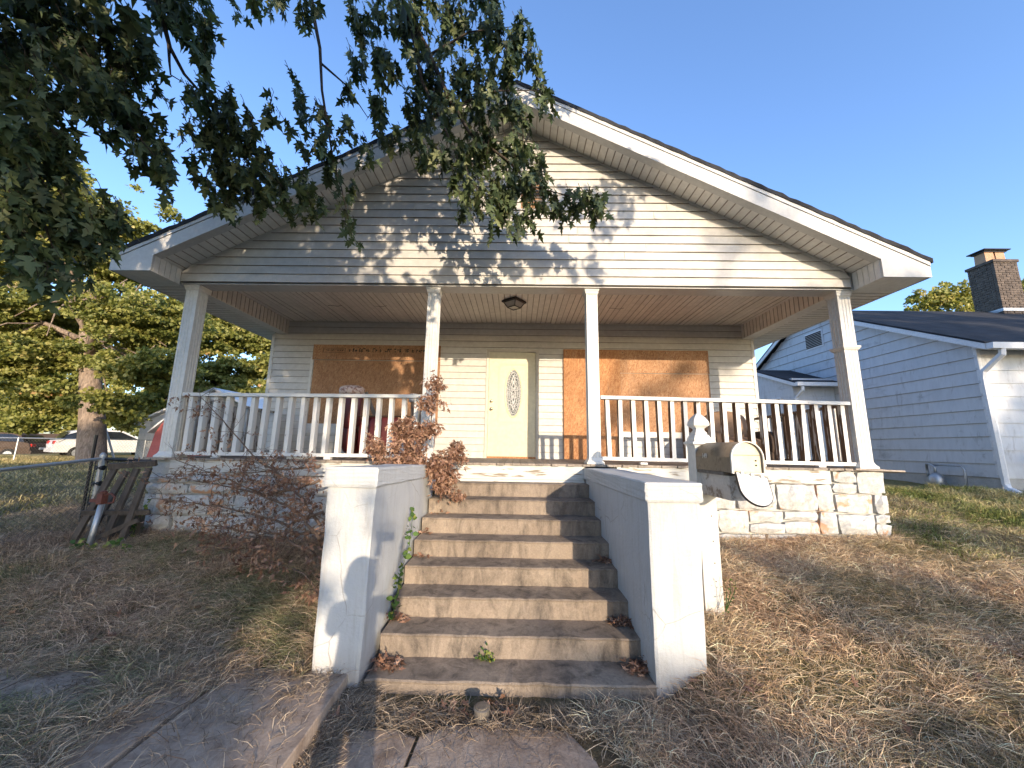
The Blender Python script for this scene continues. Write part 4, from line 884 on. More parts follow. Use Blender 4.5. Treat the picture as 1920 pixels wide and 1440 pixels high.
t = MB(); t.tube([(NX+.02, e-.05, ez-.08), (NX+.02, e-.04, ez-.20), (NX-.03, NY-.10, ez-.48), (NX-.03, NY-.08, ez-.62), (NX-.03, NY-.09, -.34), (NX-.05, NY-.14, -.44), (NX-.14, NY-.36, -.50)], .055, 6); t.build('downspout', M['nb_trim'], nb)
t = MB(); t.box(NX-.028, NX-.018, 11.1, 11.8, 3.40, 3.93); fr_ = t.build('gable_vent', M['nb_trim'], nb)
for i in range(9): t = MB(); t.beam((NX-.04, 11.14, 3.46+i*.05), (NX-.04, 11.76, 3.46+i*.05), .03, .012, (1,0,.7)); t.build('louvre', M['black'], fr_)
for o in col.objects:
    if o.name.startswith('wall_plank') and len(o.data.materials) > 1: o.data.polygons[2].material_index = 1  # plank undersides get the painted shade tone
# chimney with brick courses
CX, CY, CW, CDp = 15.37, 11.55, .37, .35
t = MB(); t.box(CX-CW+.02, CX+CW-.02, CY-CDp+.02, CY+CDp-.02, 4.0, 6.22); ch = t.build('chimney', M['mortar'], nb)
bk = MB(); rr = random.Random(2)
for c in range(26):
    z = 4.30+c*.075; off = .11 if c % 2 else 0
    x = CX-CW-off
    while x < CX+CW:
        a, b = max(x, CX-CW), min(x+.21, CX+CW)
        if b-a > .03: j = rr.uniform(-.004, .004); bk.box(a+.005, b-.005, CY-CDp-j, CY-CDp+.08, z, z+.065)
        x += .22
    y = CY-CDp+.085-off
    while y < CY+CDp:
        a, b = max(y, CY-CDp+.085), min(y+.21, CY+CDp)
        if b-a > .03: j = rr.uniform(-.004, .004); bk.box(CX-CW+j, CX-CW+.08, a+.005, b-.005, z, z+.065); bk.box(CX+CW-.08, CX+CW+j, a+.005, b-.005, z, z+.065)
        y += .22
o = bk.build('brick', M['brick'], ch); o['kind'] = 'stuff'
t = MB(); t.box(CX-CW-.03, CX+CW+.03, CY-CDp-.03, CY+CDp+.03, 6.225, 6.31); t.build('chimney_cap', M['brick'], ch)
for dx in (-.17, .17): t = MB(); t.lathe((CX+dx, CY, 6.31), [(.15,0),(.14,.36)], 4, True); t.build('flue', M['clay'], ch)
t = MB(); t.box(CX-.42, CX+.42, CY-.25, CY+.25, 6.72, 6.75); t.box(CX-.36, CX+.36, CY-.18, CY+.18, 6.672, 6.715); t.build('rain_cover', M['black'], ch)
MB().prism([(CY-CDp-.02, 4.60), (CY-CDp-.02, 4.69), (CY+CDp, 4.69), (CY+CDp, 4.55)], 'x', CX-CW-.02, CX+CW+.02).build('flashing', M['galv'], ch)
# little side wing of the neighbour
bxl = 8.1
for i in range(10):
    z = -.3+i*.265; h = .262
    MB().box(bxl, NX-.02, 10.95, 10.97, z, z+h).build('wing_plank', M['nb_plank'], nb)
    MB().box(bxl-.018, bxl-.001, 10.95, 13.2, z, z+h).build('wing_plank', M['nb_plank'], nb)
t = MB(); t.prism([(10.7, 2.16), (10.7, 2.20), (12.6, 2.94), (14.2, 2.3), (14.2, 2.26), (12.6, 2.90)], 'x', bxl-.12, NX-.02); t.build('wing_roof', M['shingle'], nb)
t = MB(); t.prism([(10.7, 2.06), (10.7, 2.158), (12.6, 2.898), (12.6, 2.80)], 'x', bxl-.13, bxl-.10); t.build('barge_board', M['nb_trim'], nb)
t = MB(); t.prism([(11.0,2.3),(12.6,2.88),(13.6,2.4),(13.6,2.3)], 'x', bxl-.017, bxl); t.build('wing_gable', M['nb_plank'], nb)
t = MB(); t.box(bxl-.12, NX-.03, 10.60, 10.70, 2.07, 2.175); t.build('gutter', M['nb_trim'], nb)
t = MB(); t.tube([(bxl+.05, 10.65, 2.06), (bxl+.05, 10.66, 1.95), (bxl+.02, 10.9, 1.75), (bxl+.02, 10.9, -.3)], .045, 6); t.build('downspout', M['nb_trim'], nb)
for y in (11.45, 12.15):
    t = MB(); t.box(bxl-.045, bxl-.019, y, y+.5, 1.05, 1.85); w_ = t.build('window', M['nb_trim'], nb)
    MB().box(bxl-.05, bxl-.0455, y+.05, y+.45, 1.10, 1.80).build('pane', M['dark_glass'], w_)
# gas meter
gm = thing('gas_meter', (9.05, 8.4, -.6), 'grey gas meter with looped pipe against the neighbour wall', 'gas meter')
t = MB(); t.lathe((9.08, 8.42, -.50), [(.10,0),(.13,.04),(.13,.2),(.09,.26),(.05,.3)], 12); t.build('meter_body', M['galv'], gm, smooth=True)
t = MB(); t.tube([(9.08,8.42,-.2),(9.08,8.42,-.08),(9.08,8.5,-.02),(9.1,8.6,-.02),(9.12,8.62,-.2),(9.1,8.6,-.3)], .025, 8); t.tube([(9.1,8.5,-.03),(9.15,7.98,-.03),(9.15,7.94,-.10),(9.15,7.94,-.40),(9.15,8.0,-.45),(9.1,8.36,-.45)], .020, 8); t.build('pipe', M['galv'], gm, smooth=True)

# ------------------------------------------------------------------ fence and junk at the left
FX = -5.5
fence = thing('chain_link_fence', (FX, 4, -1), 'low chain link fence running from the house corner towards the street', 'fence')
def hf(x, y): return float(hgt(x, y))
def mesh_panel(p, q, h0, h1, parent, step=.062):
    """woven diamonds between ground line p-q"""
    P, Q = Vector(p), Vector(q); L_ = (Q-P).length; n = int(L_/step); H = h1
    mb = MB(); d = (Q-P)/L_
    for s in (-1, 1):
        m = int((L_+H)/step)
        for i in range(m):
            a = i*step - (H if s > 0 else 0)
            u0, w0, u1, w1 = (a, 0, a+H, H) if s > 0 else (a, 0, a-H, H)
            if s < 0: u0 = a; u1 = a-H
            pts = []
            t0, t1 = 0, 1
            for lim in (0, L_):
                if (u0-lim)*(u1-lim) < 0:
                    tt = (lim-u0)/(u1-u0)
                    if (u0 < lim) == (lim == 0): t0 = max(t0, tt)
                    else: t1 = min(t1, tt)
            if (u0 < 0 and u1 <= 0) or (u0 > L_ and u1 >= L_): continue
            if t1 <= t0: continue
            A_ = P+d*(u0+(u1-u0)*t0)+Vector((0,0,h0+H*t0)); B_ = P+d*(u0+(u1-u0)*t1)+Vector((0,0,h0+H*t1))
            mb.tube([A_, B_], .0022, 3, False)
    o = mb.build('wire_mesh', M['wire'], parent); return o
zt = lambda y: -.126+(y-4)*.096
ys = [1.6, 3.3, 5.0]
for a, b in zip(ys[:-1], ys[1:]):
    za, zb = hf(FX, a), hf(FX, b); mesh_panel((FX, a, za), (FX, b, zb), .04, .86, fence)
fp = MB(); fp.tube([(FX, 1.6, zt(1.6)), (FX, 3.3, zt(3.3)), (FX, 5.0, zt(5))], .019, 8); fp.build('top_rail', M['galv'], fence)
for y in ys: fp = MB(); fp.tube([(FX, y, hf(FX, y)-.2), (FX, y, zt(y)+.03)], .03 if y > 4.9 else .022, 8); fp.lathe((FX, y, zt(y)+.03), [(.034,0),(.034,.02),(.012,.05)], 8); fp.build('post', M['galv'], fence)
# second run along the house front, with dark rail
mesh_panel((-6.0+.5, 5.02, hf(-5.5, 5)), (-4.95, 5.02, hf(-5, 5)), .04, .84, fence)
fp = MB(); fp.tube([(FX, 5.02, -.035), (-4.86, 5.02, -.05)], .022, 8); fp.build('top_rail', M['black'], fence)
fp = MB(); fp.tube([(-5.68, 5.05, -1.1), (-5.70, 5.05, .28)], .018, 6); fp.build('dark_stake', M['black'], fence)
for z in (-.15, -.35, -.6): fp = MB(); fp.tube([(FX-.045, 5.0, z), (FX+.045, 5.0, z)], .033, 8); fp.build('band', M['black'], fence)
for x in (-5.58, -5.42): fp = MB(); fp.tube([(x, 5.0, -.9), (x, 5.0, -.06)], .006, 5); fp.build('tension_bar', M['black'], fence)
# far fence across the yard
ff = thing('far_fence', (-19, 13.5, -.7), 'far chain link fence in front of the parked cars', 'fence')
mesh_panel((-26, 13.8, -.72), (-12.0, 14.6, -.72), .02, .95, ff, .12)
t = MB(); t.tube([(-26, 13.8, .28), (-12.0, 14.6, .28)], .022, 6); t.build('top_rail', M['galv'], ff)
for i in range(7): x = -26+i*2.33; t = MB(); t.tube([(x, 13.8+i*.133, -.8), (x, 13.8+i*.133, .3)], .025, 6); t.build('post', M['galv'], ff)
t = MB(); t.tube([(-15.6, 13.9, 1.1), (-14.6, 13.7, -.5)], .035, 6); tag(t.build('leaning_pole', M['nb_trim'], None), 'white pole leaning on the far fence beside the white car', 'pole')
# leaning wooden frame
wf = thing('wooden_frame', (-5.0, 4.6, -1.05), 'weathered ladder like wooden frame leaning against the house corner', 'wooden frame')
def pk(a, b, w=.065, h=.035, nm='rail', mt='dark_wood'): t = MB(); t.beam(a, b, w, h, (0, 1, .3)); return t.build(nm, M[mt], wf)
pk((-5.17,4.50,-1.12), (-4.93,4.66,-.09)); pk((-5.02,4.50,-1.10), (-4.80,4.66,-.16)); pk((-4.80,4.56,-.95), (-4.71,4.70,-.13)); pk((-4.62,4.58,-.95), (-4.56,4.70,-.12))
pk((-4.99,4.63,-.105), (-4.48,4.70,-.06), .07, .04, 'cross_bar'); pk((-5.12,4.55,-.64), (-4.42,4.66,-.64), .06, .03, 'cross_bar'); pk((-4.95,4.52,-.95), (-4.5,4.62,-.72), .05, .03, 'cross_bar')
t = MB(); t.box(-4.98, -4.56, 4.72, 4.76, -1.1, -.68); t.build('back_panel', M['dark_gap'], wf)
pp = thing('metal_pipe', (-4.77, 4.42, -1.1), 'upright galvanised pipe with a rusty red clamp in front of the wooden frame', 'pipe')
t = MB(); t.tube([(-4.80, 4.38, -1.15), (-4.80, 4.46, -.44)], .028, 10); t.build('pipe', M['galv'], pp, smooth=True)
t = MB(); t.box(-4.83, -4.77, 4.41, 4.48, -.52, -.40); t.box(-4.93, -4.83, 4.43, 4.46, -.50, -.465); t.lathe((-4.80, 4.45, -.40), [(.035,0),(.037,.015),(.02,.03)], 8)
t.tube([(-4.77,4.44,-.42), (-4.70,4.44,-.40), (-4.65,4.44,-.44), (-4.66,4.44,-.50), (-4.71,4.44,-.51)], .011, 6); t.build('clamp', M['rust'], pp)

# ------------------------------------------------------------------ far left: cars, shed
def car(loc, rz, paint, label, group=None):
    c = thing('parked_car', loc, label, 'car', group); c.rotation_euler = (0, 0, rz)
    def ad(name, mb, mat, parent=c, smooth=False): o = bpy.data.objects.new(name, mb.mesh(name, mat, smooth)); col.objects.link(o); o.parent = parent; return o
    side = [(-2.2,.35),(-2.25,.75),(-2.15,.98),(-1.95,1.02),(-1.7,1.45),(-1.2,1.58),(.2,1.56),(.95,1.10),(1.9,.95),(2.2,.75),(2.22,.35)]
    n = len(side); ws = [.80,.86,.88,.88,.74,.68,.68,.80,.84,.80,.78]
    mb = MB(); mb.v = [(x, -w_, z) for (x, z), w_ in zip(side, ws)] + [(x, w_, z) for (x, z), w_ in zip(side, ws)]
    mb.f = [tuple(range(n)), tuple(range(2*n-1, n-1, -1))] + [(i, i+n, (i+1) % n+n, (i+1) % n) for i in range(n)]
    ad('body', mb, paint)
    g = MB(); g.prism([(-1.98,1.06),(-1.7,1.40),(-1.2,1.50),(.15,1.48),(.80,1.12)], 'y', -.885, .885); g.v = [(x, y*(1-.20*(z-1.06)/.44), z) for x, y, z in g.v]; ad('side_windows', g, M['dark_glass'])
    g = MB(); g.add([(-2.02,-.72,1.05),(-2.02,.72,1.05),(-1.74,.62,1.42),(-1.74,-.62,1.42)], [(0,3,2,1)]); g.v = [(x-.02, y, z+.02) for x, y, z in g.v]; ad('rear_window', g, M['dark_glass'])
    for s in (-1, 1):
        g = MB(); g.box(-2.26, -2.12, s*.62-.14, s*.62+.14, .78, .94); ad('tail_light', g, M['tail'])
        for x in (-1.4, 1.45):
            w_ = MB(); w_.tube([(x, s*.72, .33), (x, s*.90, .33)], .33, 18); wo = ad('wheel', w_, M['tyre'])
            w_ = MB(); w_.tube([(x, s*.89, .33), (x, s*.912, .33)], .20, 14); ad('rim', w_, M['galv'], wo)
    g = MB(); g.box(-2.30, -2.2, -.8, .8, .36, .55); ad('bumper', g, paint); g = MB(); g.box(-2.275, -2.24, -.22, .22, .62, .74); ad('number_plate', g, M['mail_lip'])
    return c
car((-23.2, 21.4, -.74), R(60), M['car_paint'], 'white hatchback parked behind the far fence, tail towards the house yard')
car((-30.5, 21.6, -.95), R(200), M['dark_brown'], 'dark car at the left edge behind the far fence')
hb = MB(); hb.box(-42, -26.5, 24.0, 24.1, -.8, .65); tag(hb.build('board_fence', M['dark_brown'], None), 'brown board fence behind the dark car', 'fence')
sh = thing('shed', (-13.6, 15, -.7), 'white plank shed with sloping roof between the big tree and the porch', 'shed')
for i in range(12):
    z = -.72+i*.14; t = MB(); t.box(-15.2, -12.0, 14.98+.002*(i % 2), 15.0, z, z+.135); t.build('plank', M['shed'], sh)
t = MB(); t.box(-15.2, -12.0, 15.0, 18, -.72, .95); t.prism([(-15.2,.95),(-12.0,.95),(-12.0,2.3),(-12.3,2.3)], 'y', 14.99, 18); t.build('wall', M['shed'], sh)
t = MB(); t.prism([(-15.45,.86),(-15.45,.93),(-12.3,2.42),(-12.3,2.34)], 'y', 14.8, 18.2); t.prism([(-12.3,2.34),(-12.3,2.42),(-9.2,.93),(-9.2,.86)], 'y', 14.8, 18.2); t.build('roof', M['nb_trim'], sh)
rs = thing('red_shed', (-12.4, 13.5, -.6), 'small red shed with slanted top at the porch corner', 'shed')
t = MB(); t.prism([(-13.25,-.75),(-12.0,-.75),(-12.0,1.6),(-12.8,.90),(-13.0,.55)], 'y', 13.4, 14.6); t.build('wall', M['red_paint'], rs)
t = MB(); t.prism([(-13.2,.52),(-13.2,.58),(-11.9,1.75),(-11.9,1.68)], 'y', 13.3, 14.7); t.build('roof', M['nb_trim'], rs)

# ------------------------------------------------------------------ small things by the stairs
cp = thing('pipe_cap', (-.19, 2.56, -1.42), 'round metal cleanout cap standing on the walkway before the lowest step', 'pipe cap')
t = MB(); t.lathe((-.19, 2.56, -1.44), [(.047,0),(.047,.07),(.05,.072),(.05,.082),(.044,.086)], 20); t.build('pipe', M['cap_metal'], cp)
t = MB(); t.lathe((-.19, 2.56, -1.354), [(.038,0),(.038,.006),(.030,.008)], 18); t.build('lid', M['cap_metal'], cp)

# ------------------------------------------------------------------ leaves and plants
G = np.random.default_rng(7)
half = [(.0,-.02),(.10,.00),(.36,-.02),(.30,.10),(.16,.20),(.30,.32),(.52,.46),(.36,.50),(.15,.50),(.20,.68),(.10,.80)]
out = [(x, y) for x, y in half] + [(0, 1.08)] + [(-x, y) for x, y in half[::-1][:-1]]
LT = np.array([(0, .36, 0)] + [(x, y, -.25*abs(x)-.12*(y-.4)**2*(y > .4)) for x, y in out]); LT[:, 0] *= .95
LF = np.array([(0, i, i % (len(LT)-1)+1) for i in range(1, len(LT))])
def rnd_dir(n): v = G.normal(size=(n, 3)); return v/np.linalg.norm(v, axis=1, keepdims=True)
def leaf_twigs(blobs, dens, size, per=8, tw=.24, trunk=(-3.6, -1.6, 4), up=.25):
    """returns leaf frames, origins, and the twig lines, drooping twigs with leaves set along them"""
    Ms, Os, Tw, Bi = [], [], [], []
    for bi, (x, y, z, r) in enumerate(blobs):
        nt_ = max(2, int(dens*r*r/per)); c = np.array([x, y, z])
        for _ in range(nt_):
            s = c + rnd_dir(1)[0]*r*G.random()**.45*np.array([1, 1, .85]) + np.array([0, 0, tw*.35])
            out_ = c-np.array(trunk); out_[2] *= .3; out_ /= np.linalg.norm(out_)
            d = out_*.5+rnd_dir(1)[0]*.55+np.array([0, 0, -.75]); d /= np.linalg.norm(d); L_ = tw*G.uniform(.6, 1.2)
            e = s+d*L_+np.array([0, 0, -.03]); Tw.append((s-out_*.03+np.array([0,0,.02]), s, e))
            m = per; t = (np.arange(m)+G.random(m))/m
            o = s+(e-s)*t[:, None]+G.normal(0, .018, (m, 3))
            D = d*.45+rnd_dir(m)*.62+np.array([0, 0, -.62]); N = rnd_dir(m)*.9+np.array([0, -.3, up+.3])
            Ms.append(frames(D, N)*(size*G.uniform(.45, 1.35, m))[:, None, None]); Os.append(o); Bi.append(np.full(m, bi))
    return np.concatenate(Ms), np.concatenate(Os), Tw, np.concatenate(Bi)
maple = thing('maple_tree', (-3.6, -1.6, -1.5), 'big maple whose leafy branches hang in from the top left before the gable', 'tree')
def limbs(name, paths, r0, r1, mat, parent, n=7, smooth=True, wob=.0):
    for i, p in enumerate(paths):
        m = len(p); a = r0 if not isinstance(r0, list) else r0[i]; q = MB()
        q.tube(p, [a+(r1-a)*(k/(m-1))**.8 for k in range(m)], n); q.build(name, mat, parent, smooth=smooth)
fork = (-3.5, -1.3, 3.2)
limbs('trunk', [[(-3.62,-1.62,-1.6),(-3.6,-1.6,-1.0),(-3.55,-1.5,.5),(-3.55,-1.4,2.0),fork]], .36, .24, M['bark_dark'], maple, 12)
limbs('limb', [[fork,(-3.9,-.2,4.6),(-3.8,1.4,5.6),(-3.7,2.7,5.12)],[fork,(-3.2,.2,5.5),(-2.9,2.0,6.9),(-2.71,3.3,6.2)],[fork,(-2.6,.0,5.8),(-2.1,1.9,7.2),(-1.89,3.5,6.56)],[fork,(-4.4,0,4.4),(-4.4,1.4,4.7),(-4.23,2.2,4.21)],[fork,(-4.8,.4,3.6),(-4.33,2.2,2.92)],[fork,(-2.0,-1.0,5.6),(-.5,-.2,6.4)],[fork,(-5,-2.5,5.4),(-6.5,-3.4,6.4)],[fork,(-3,-3.5,5.4),(-2.6,-5.4,6.6)]], .13, .04, M['bark_dark'], maple, 8)
limbs('branch', [L_1, L_1B, L_2, L_2B, L_3, L_3B, L_3C, L_3D, L_4, L_5], [.034,.016,.030,.014,.055,.026,.018,.018,.028,.024], .004, M['bark_dark'], maple, 7)
Mt, Ot, Tw, Bi = leaf_twigs(MB_V, 2350, .118)
camM = cam.matrix_world.inverted(); CM = np.array(camM)
loc = Ot @ CM[:3, :3].T + CM[:3, 3]; dep = -loc[:, 2]; u = loc[:, 0]/dep*701.4; w_ = loc[:, 1]/dep*701.4
vis = (dep > .5) & (abs(u) < 950) & (abs(w_) < 710); score = np.where(vis, dep+G.normal(0, .5, len(dep)), 99)
top = np.argsort(score)[:300]; keep = np.ones(len(Ot), bool); keep[top] = False
V, F = instances(LT, LF, Mt[keep], Ot[keep]); tint = np.repeat(G.random(keep.sum())**1.3, len(LT))
o = link('foliage', npmesh('foliage', V, F, M['maple'], tint), maple); o['kind'] = 'stuff'
lms = [npmesh('leaf', LT.copy(), LF, M['maple'], np.full(len(LT), t_)) for t_ in (.1, .3, .5, .7, .95)]
for j in top:
    lo = bpy.data.objects.new('leaf', lms[int(G.integers(5))]); col.objects.link(lo); lo.parent = maple
    A_ = Mt[j]; s_ = float(np.linalg.norm(A_[:, 0])); m4 = Matrix(((*(A_[0]/s_), 0), (*(A_[1]/s_), 0), (*(A_[2]/s_), 0), (0,0,0,1)))
    lo.rotation_euler = m4.to_euler(); lo.scale = (s_, s_, s_); lo.location = Vector(Ot[j]) - maple.location
q = MB()
for s, m_, e in Tw: q.tube([s, m_, e], [.0035, .003, .0015], 3, False)
o = q.build('twigs', M['bark_dark'], maple); o['kind'] = 'stuff'
# the rest of the crown, above and behind the picture
CR = []
for _ in range(95):
    x, y = G.uniform(-7.5, 1.0), G.uniform(-5.5, 2.3)
    CR.append((x, y, 3.6+2.2*G.random()+.25*abs(x+3), G.uniform(.4, .75)))
CR += [(G.uniform(-3.8, 1.3), G.uniform(-2.6, 1.1), G.uniform(3.0, 4.3), G.uniform(.28, .5)) for _ in range(17)]
CR += [(G.uniform(1.2, 3.3), G.uniform(-1.2, 1.2), G.uniform(3.7, 5.3), G.uniform(.25, .42)) for _ in range(10)]
CR += [(-1.0,1.6,5.6,.5),(-.2,1.2,5.3,.45),(.5,.9,5.2,.4),(-2,1.8,5.8,.5),(-.8,.4,4.9,.45),(-1.8,.6,4.9,.5),(-2.8,.9,4.9,.5),(.2,.2,4.7,.35),(-3.6,.6,4.6,.5),(1.0,.2,5.0,.3)]
T2 = np.array([(0,0,0),(.45,.35,-.08),(.12,.5,0),(0,1,-.05),(-.12,.5,0),(-.45,.35,-.08)]); F2 = np.array([(0,1,2),(0,2,4),(2,3,4),(0,4,5)])
Mt, Ot, Tw2, _ = leaf_twigs(CR, 650, .16)
V, F = instances(T2, F2, Mt, Ot); o = link('foliage', npmesh('foliage', V, F, M['maple'], np.repeat(G.random(len(Ot)), len(T2))), maple); o['kind'] = 'stuff'

# crowns made of clumps of small leaves
QT = np.array([(0,0,0),(.42,.45,-.1),(0,1,0),(-.42,.45,-.1)]); QF = np.array([(0,1,2),(0,2,3)])
def crown(name, blobs, ncl, nl, size, cr, mat, parent, squash=.8, sh=.6, updir=(.2,-.7,.6), bias=1.3):
    C_, r_ = [], []
    for x, y, z, r in blobs:
        n = max(1, int(ncl*r*r)); d = rnd_dir(n); C_.append(np.array([x, y, z])+d*(r*(sh+(1-sh)*G.random(n)[:, None]))*np.array([1, 1, squash]))
    C_ = np.concatenate(C_); n = len(C_); rad = cr*G.uniform(.5, 1.25, n); tc = G.random(n)
    d = rnd_dir(n*nl).reshape(n, nl, 3); d[..., 2] = np.abs(d[..., 2])*.75-.12; d *= (G.random((n, nl, 1))**.4)
    O_ = (C_[:, None]+d*rad[:, None, None]*np.array([1, 1, .85])).reshape(-1, 3)
    N = d.reshape(-1, 3)*.6+rnd_dir(n*nl)*1.0+np.array(updir)*.4; D = rnd_dir(n*nl)+d.reshape(-1, 3)*.6+np.array([0, 0, -.15])
    Mx = frames(D, N)*(size*G.uniform(.6, 1.3, n*nl))[:, None, None]
    V, F = instances(QT, QF, Mx, O_); tt = np.clip(np.repeat(tc, nl)*.55+G.random(n*nl)*.5-.03, 0, 1)**bias
    o = link(name, npmesh(name, V, F, mat, np.repeat(tt, 4)), parent)
    if parent is not None: o['kind'] = 'stuff'
    return o
yt = thing('oak_tree', (-15.4, 12.5, -.7), 'large sunlit tree with thick pale trunk standing in the yard left of the house', 'tree')
crown('foliage', YT, 85, 64, .125, .36, M['bgleaf'], yt, sh=.25)
crown('foliage', [(x_, y_-1.3, z_, r_*.7) for x_, y_, z_, r_ in YT if z_ > 1.2], 40, 50, .115, .30, M['bgleaf'], yt, sh=.5)
limbs('trunk', [[(-14.6,13,-1.0),(-14.68,13,-.4),(-14.95,13,1.0),(-15.3,13,2.4),(-15.65,13,3.6),(-15.9,13,5.0),(-16.0,13.2,7.0),(-15.9,13.2,8.4)]], .46, .12, M['bark'], yt, 14)
BRL = []
for a, b, c in ((-16.8,13.2,6.2),(-18.2,13.2,6.8),(-13.4,13.0,4.6),(-12.3,13.0,4.6),(-17.4,12.2,3.8),(-13.2,12.6,3.0),(-16.6,12.2,5.4),(-14.2,12.4,5.2),(-19.5,13,5.0),(-15.3,12.4,8.3),(-17.5,12.6,8.8)):
    s = (-15.5-.2*G.random(), 13, 3.0+G.random()*1.6); m_ = ((s[0]+a)/2+G.normal(0,.2), (s[1]+b)/2-.2, (s[2]+c)/2+.5); BRL.append([s, m_, (a, b, c), (a+(a-s[0])*.25, b-.2, c+.5)])
    for _ in range(3): e = (a+G.normal(0,.9), b-.5+G.normal(0,.4), c+G.normal(0,.7)); BRL.append([m_, ((m_[0]+e[0])/2, (m_[1]+e[1])/2-.1, (m_[2]+e[2])/2+.15), e])
limbs('limb', BRL, [.12 if len(p) == 4 else .035 for p in BRL], .015, M['bark'], yt, 6)
b2 = thing('tree', (-16.4, 19, -.7), 'dense sunlit tree behind the sheds, seen through the left end of the porch', 'tree', None)
crown('crown', BT2, 44, 60, .17, .45, M['bgleaf'], b2, sh=.4)
limbs('trunk', [[(-16.4,19.3,-.9),(-16.3,19.3,2),(-15.9,19.3,5)]], .3, .1, M['bark_dark'], b2, 8)
b3 = thing('tree', (-32, 27, -.7), 'dense row of lower trees beyond the parked cars at the left', 'tree')
crown('crown', BT3, 16, 50, .22, .6, M['bgleaf'], b3, sh=.4)
limbs('trunk', [[(-37,28,-.9),(-37,28,3)],[(-32,28,-.9),(-32,28,3)],[(-28,28,-.9),(-28,28,3)]], .2, .08, M['bark_dark'], b3, 8)
b4 = thing('tree', (24, 20.5, -.6), 'distant yellow green tree rising behind the neighbour roof beside the chimney', 'tree')
crown('crown', BT4, 40, 30, .17, .30, M['bgleaf'], b4, bias=.8)
limbs('trunk', [[(24,20.5,-.8),(24,20.5,5),(23.8,20.5,7.5)],[(24,20.5,5),(25.4,20.5,7.5)],[(24,20.5,5),(22.4,20.3,8)]], .2, .04, M['bark_dark'], b4, 8)
# street trees behind the photographer (their shade lies over the yard)
s1 = thing('street_tree', (1.2, -19.5, -1.5), 'large street tree across the road behind the photographer', 'tree')
ST1 = []
for _ in range(110):
    x, z = G.uniform(-5, 8.6), G.uniform(1.0, 12)
    r_ = G.uniform(.7, 1.2); z = z if z < 7.2 else G.uniform(1, 7.2); lim = 5.25 if z-r_ < 4.9 else 6.6
    ST1.append((min(x, lim-r_), -19.3+G.normal(0, .8), z, r_))
crown('foliage', ST1, 9, 34, .28, .6, M['street_leaf'], s1)
limbs('trunk', [[(1.2,-19.5,-1.6),(1.2,-19.5,2),(1.0,-19.5,6.5)],[(1.2,-19.5,2),(4,-19.3,6)],[(1.2,-19.5,2),(-2.5,-19.3,6)]], .35, .1, M['bark_dark'], s1, 8)
s4 = thing('street_tree', (23, -27, -1.5), 'tall street tree far behind the photographer towards the right', 'tree')
crown('foliage', [(G.uniform(18.8, 30), -27+G.normal(0, .6), G.uniform(5.0, 12.5), G.uniform(.8, 1.2)) for _ in range(70)], 9, 26, .28, .6, M['street_leaf'], s4)
limbs('trunk', [[(23,-27,-1.6),(23,-27,3),(23,-27,9)]], .3, .08, M['bark_dark'], s4, 8)
s3 = thing('street_tree', (13.5, -27, -1.5), 'slender open street tree far behind the photographer', 'tree')
S3B = [(14.0,-27,10.4,.45),(15.3,-27,10.0,.4),(13.1,-27,10.9,.4),(14.6,-27,9.0,.45),(15.5,-27,9.4,.4),(13.6,-27,8.3,.4),(16.3,-27,10.6,.4),(14.9,-27,7.9,.3)]+[(G.uniform(9.5, 20), -27+G.normal(0, .6), G.uniform(2.0, 7.2), G.uniform(.35, .75)) for _ in range(36)]
crown('foliage', [b_ for b_ in S3B if not (10.4 < b_[0] < 13.4 and b_[2] > 5.7)], 10, 26, .26, .45, M['street_leaf'], s3)
limbs('trunk', [[(13.5,-27,-1.6),(13.5,-27,3),(13,-27,7),(14,-27,10.4)],[(13.5,-27,2.2),(17,-27,6)],[(13.5,-27,2.2),(10.5,-27,5.5)]], .2, .05, M['bark_dark'], s3, 8)

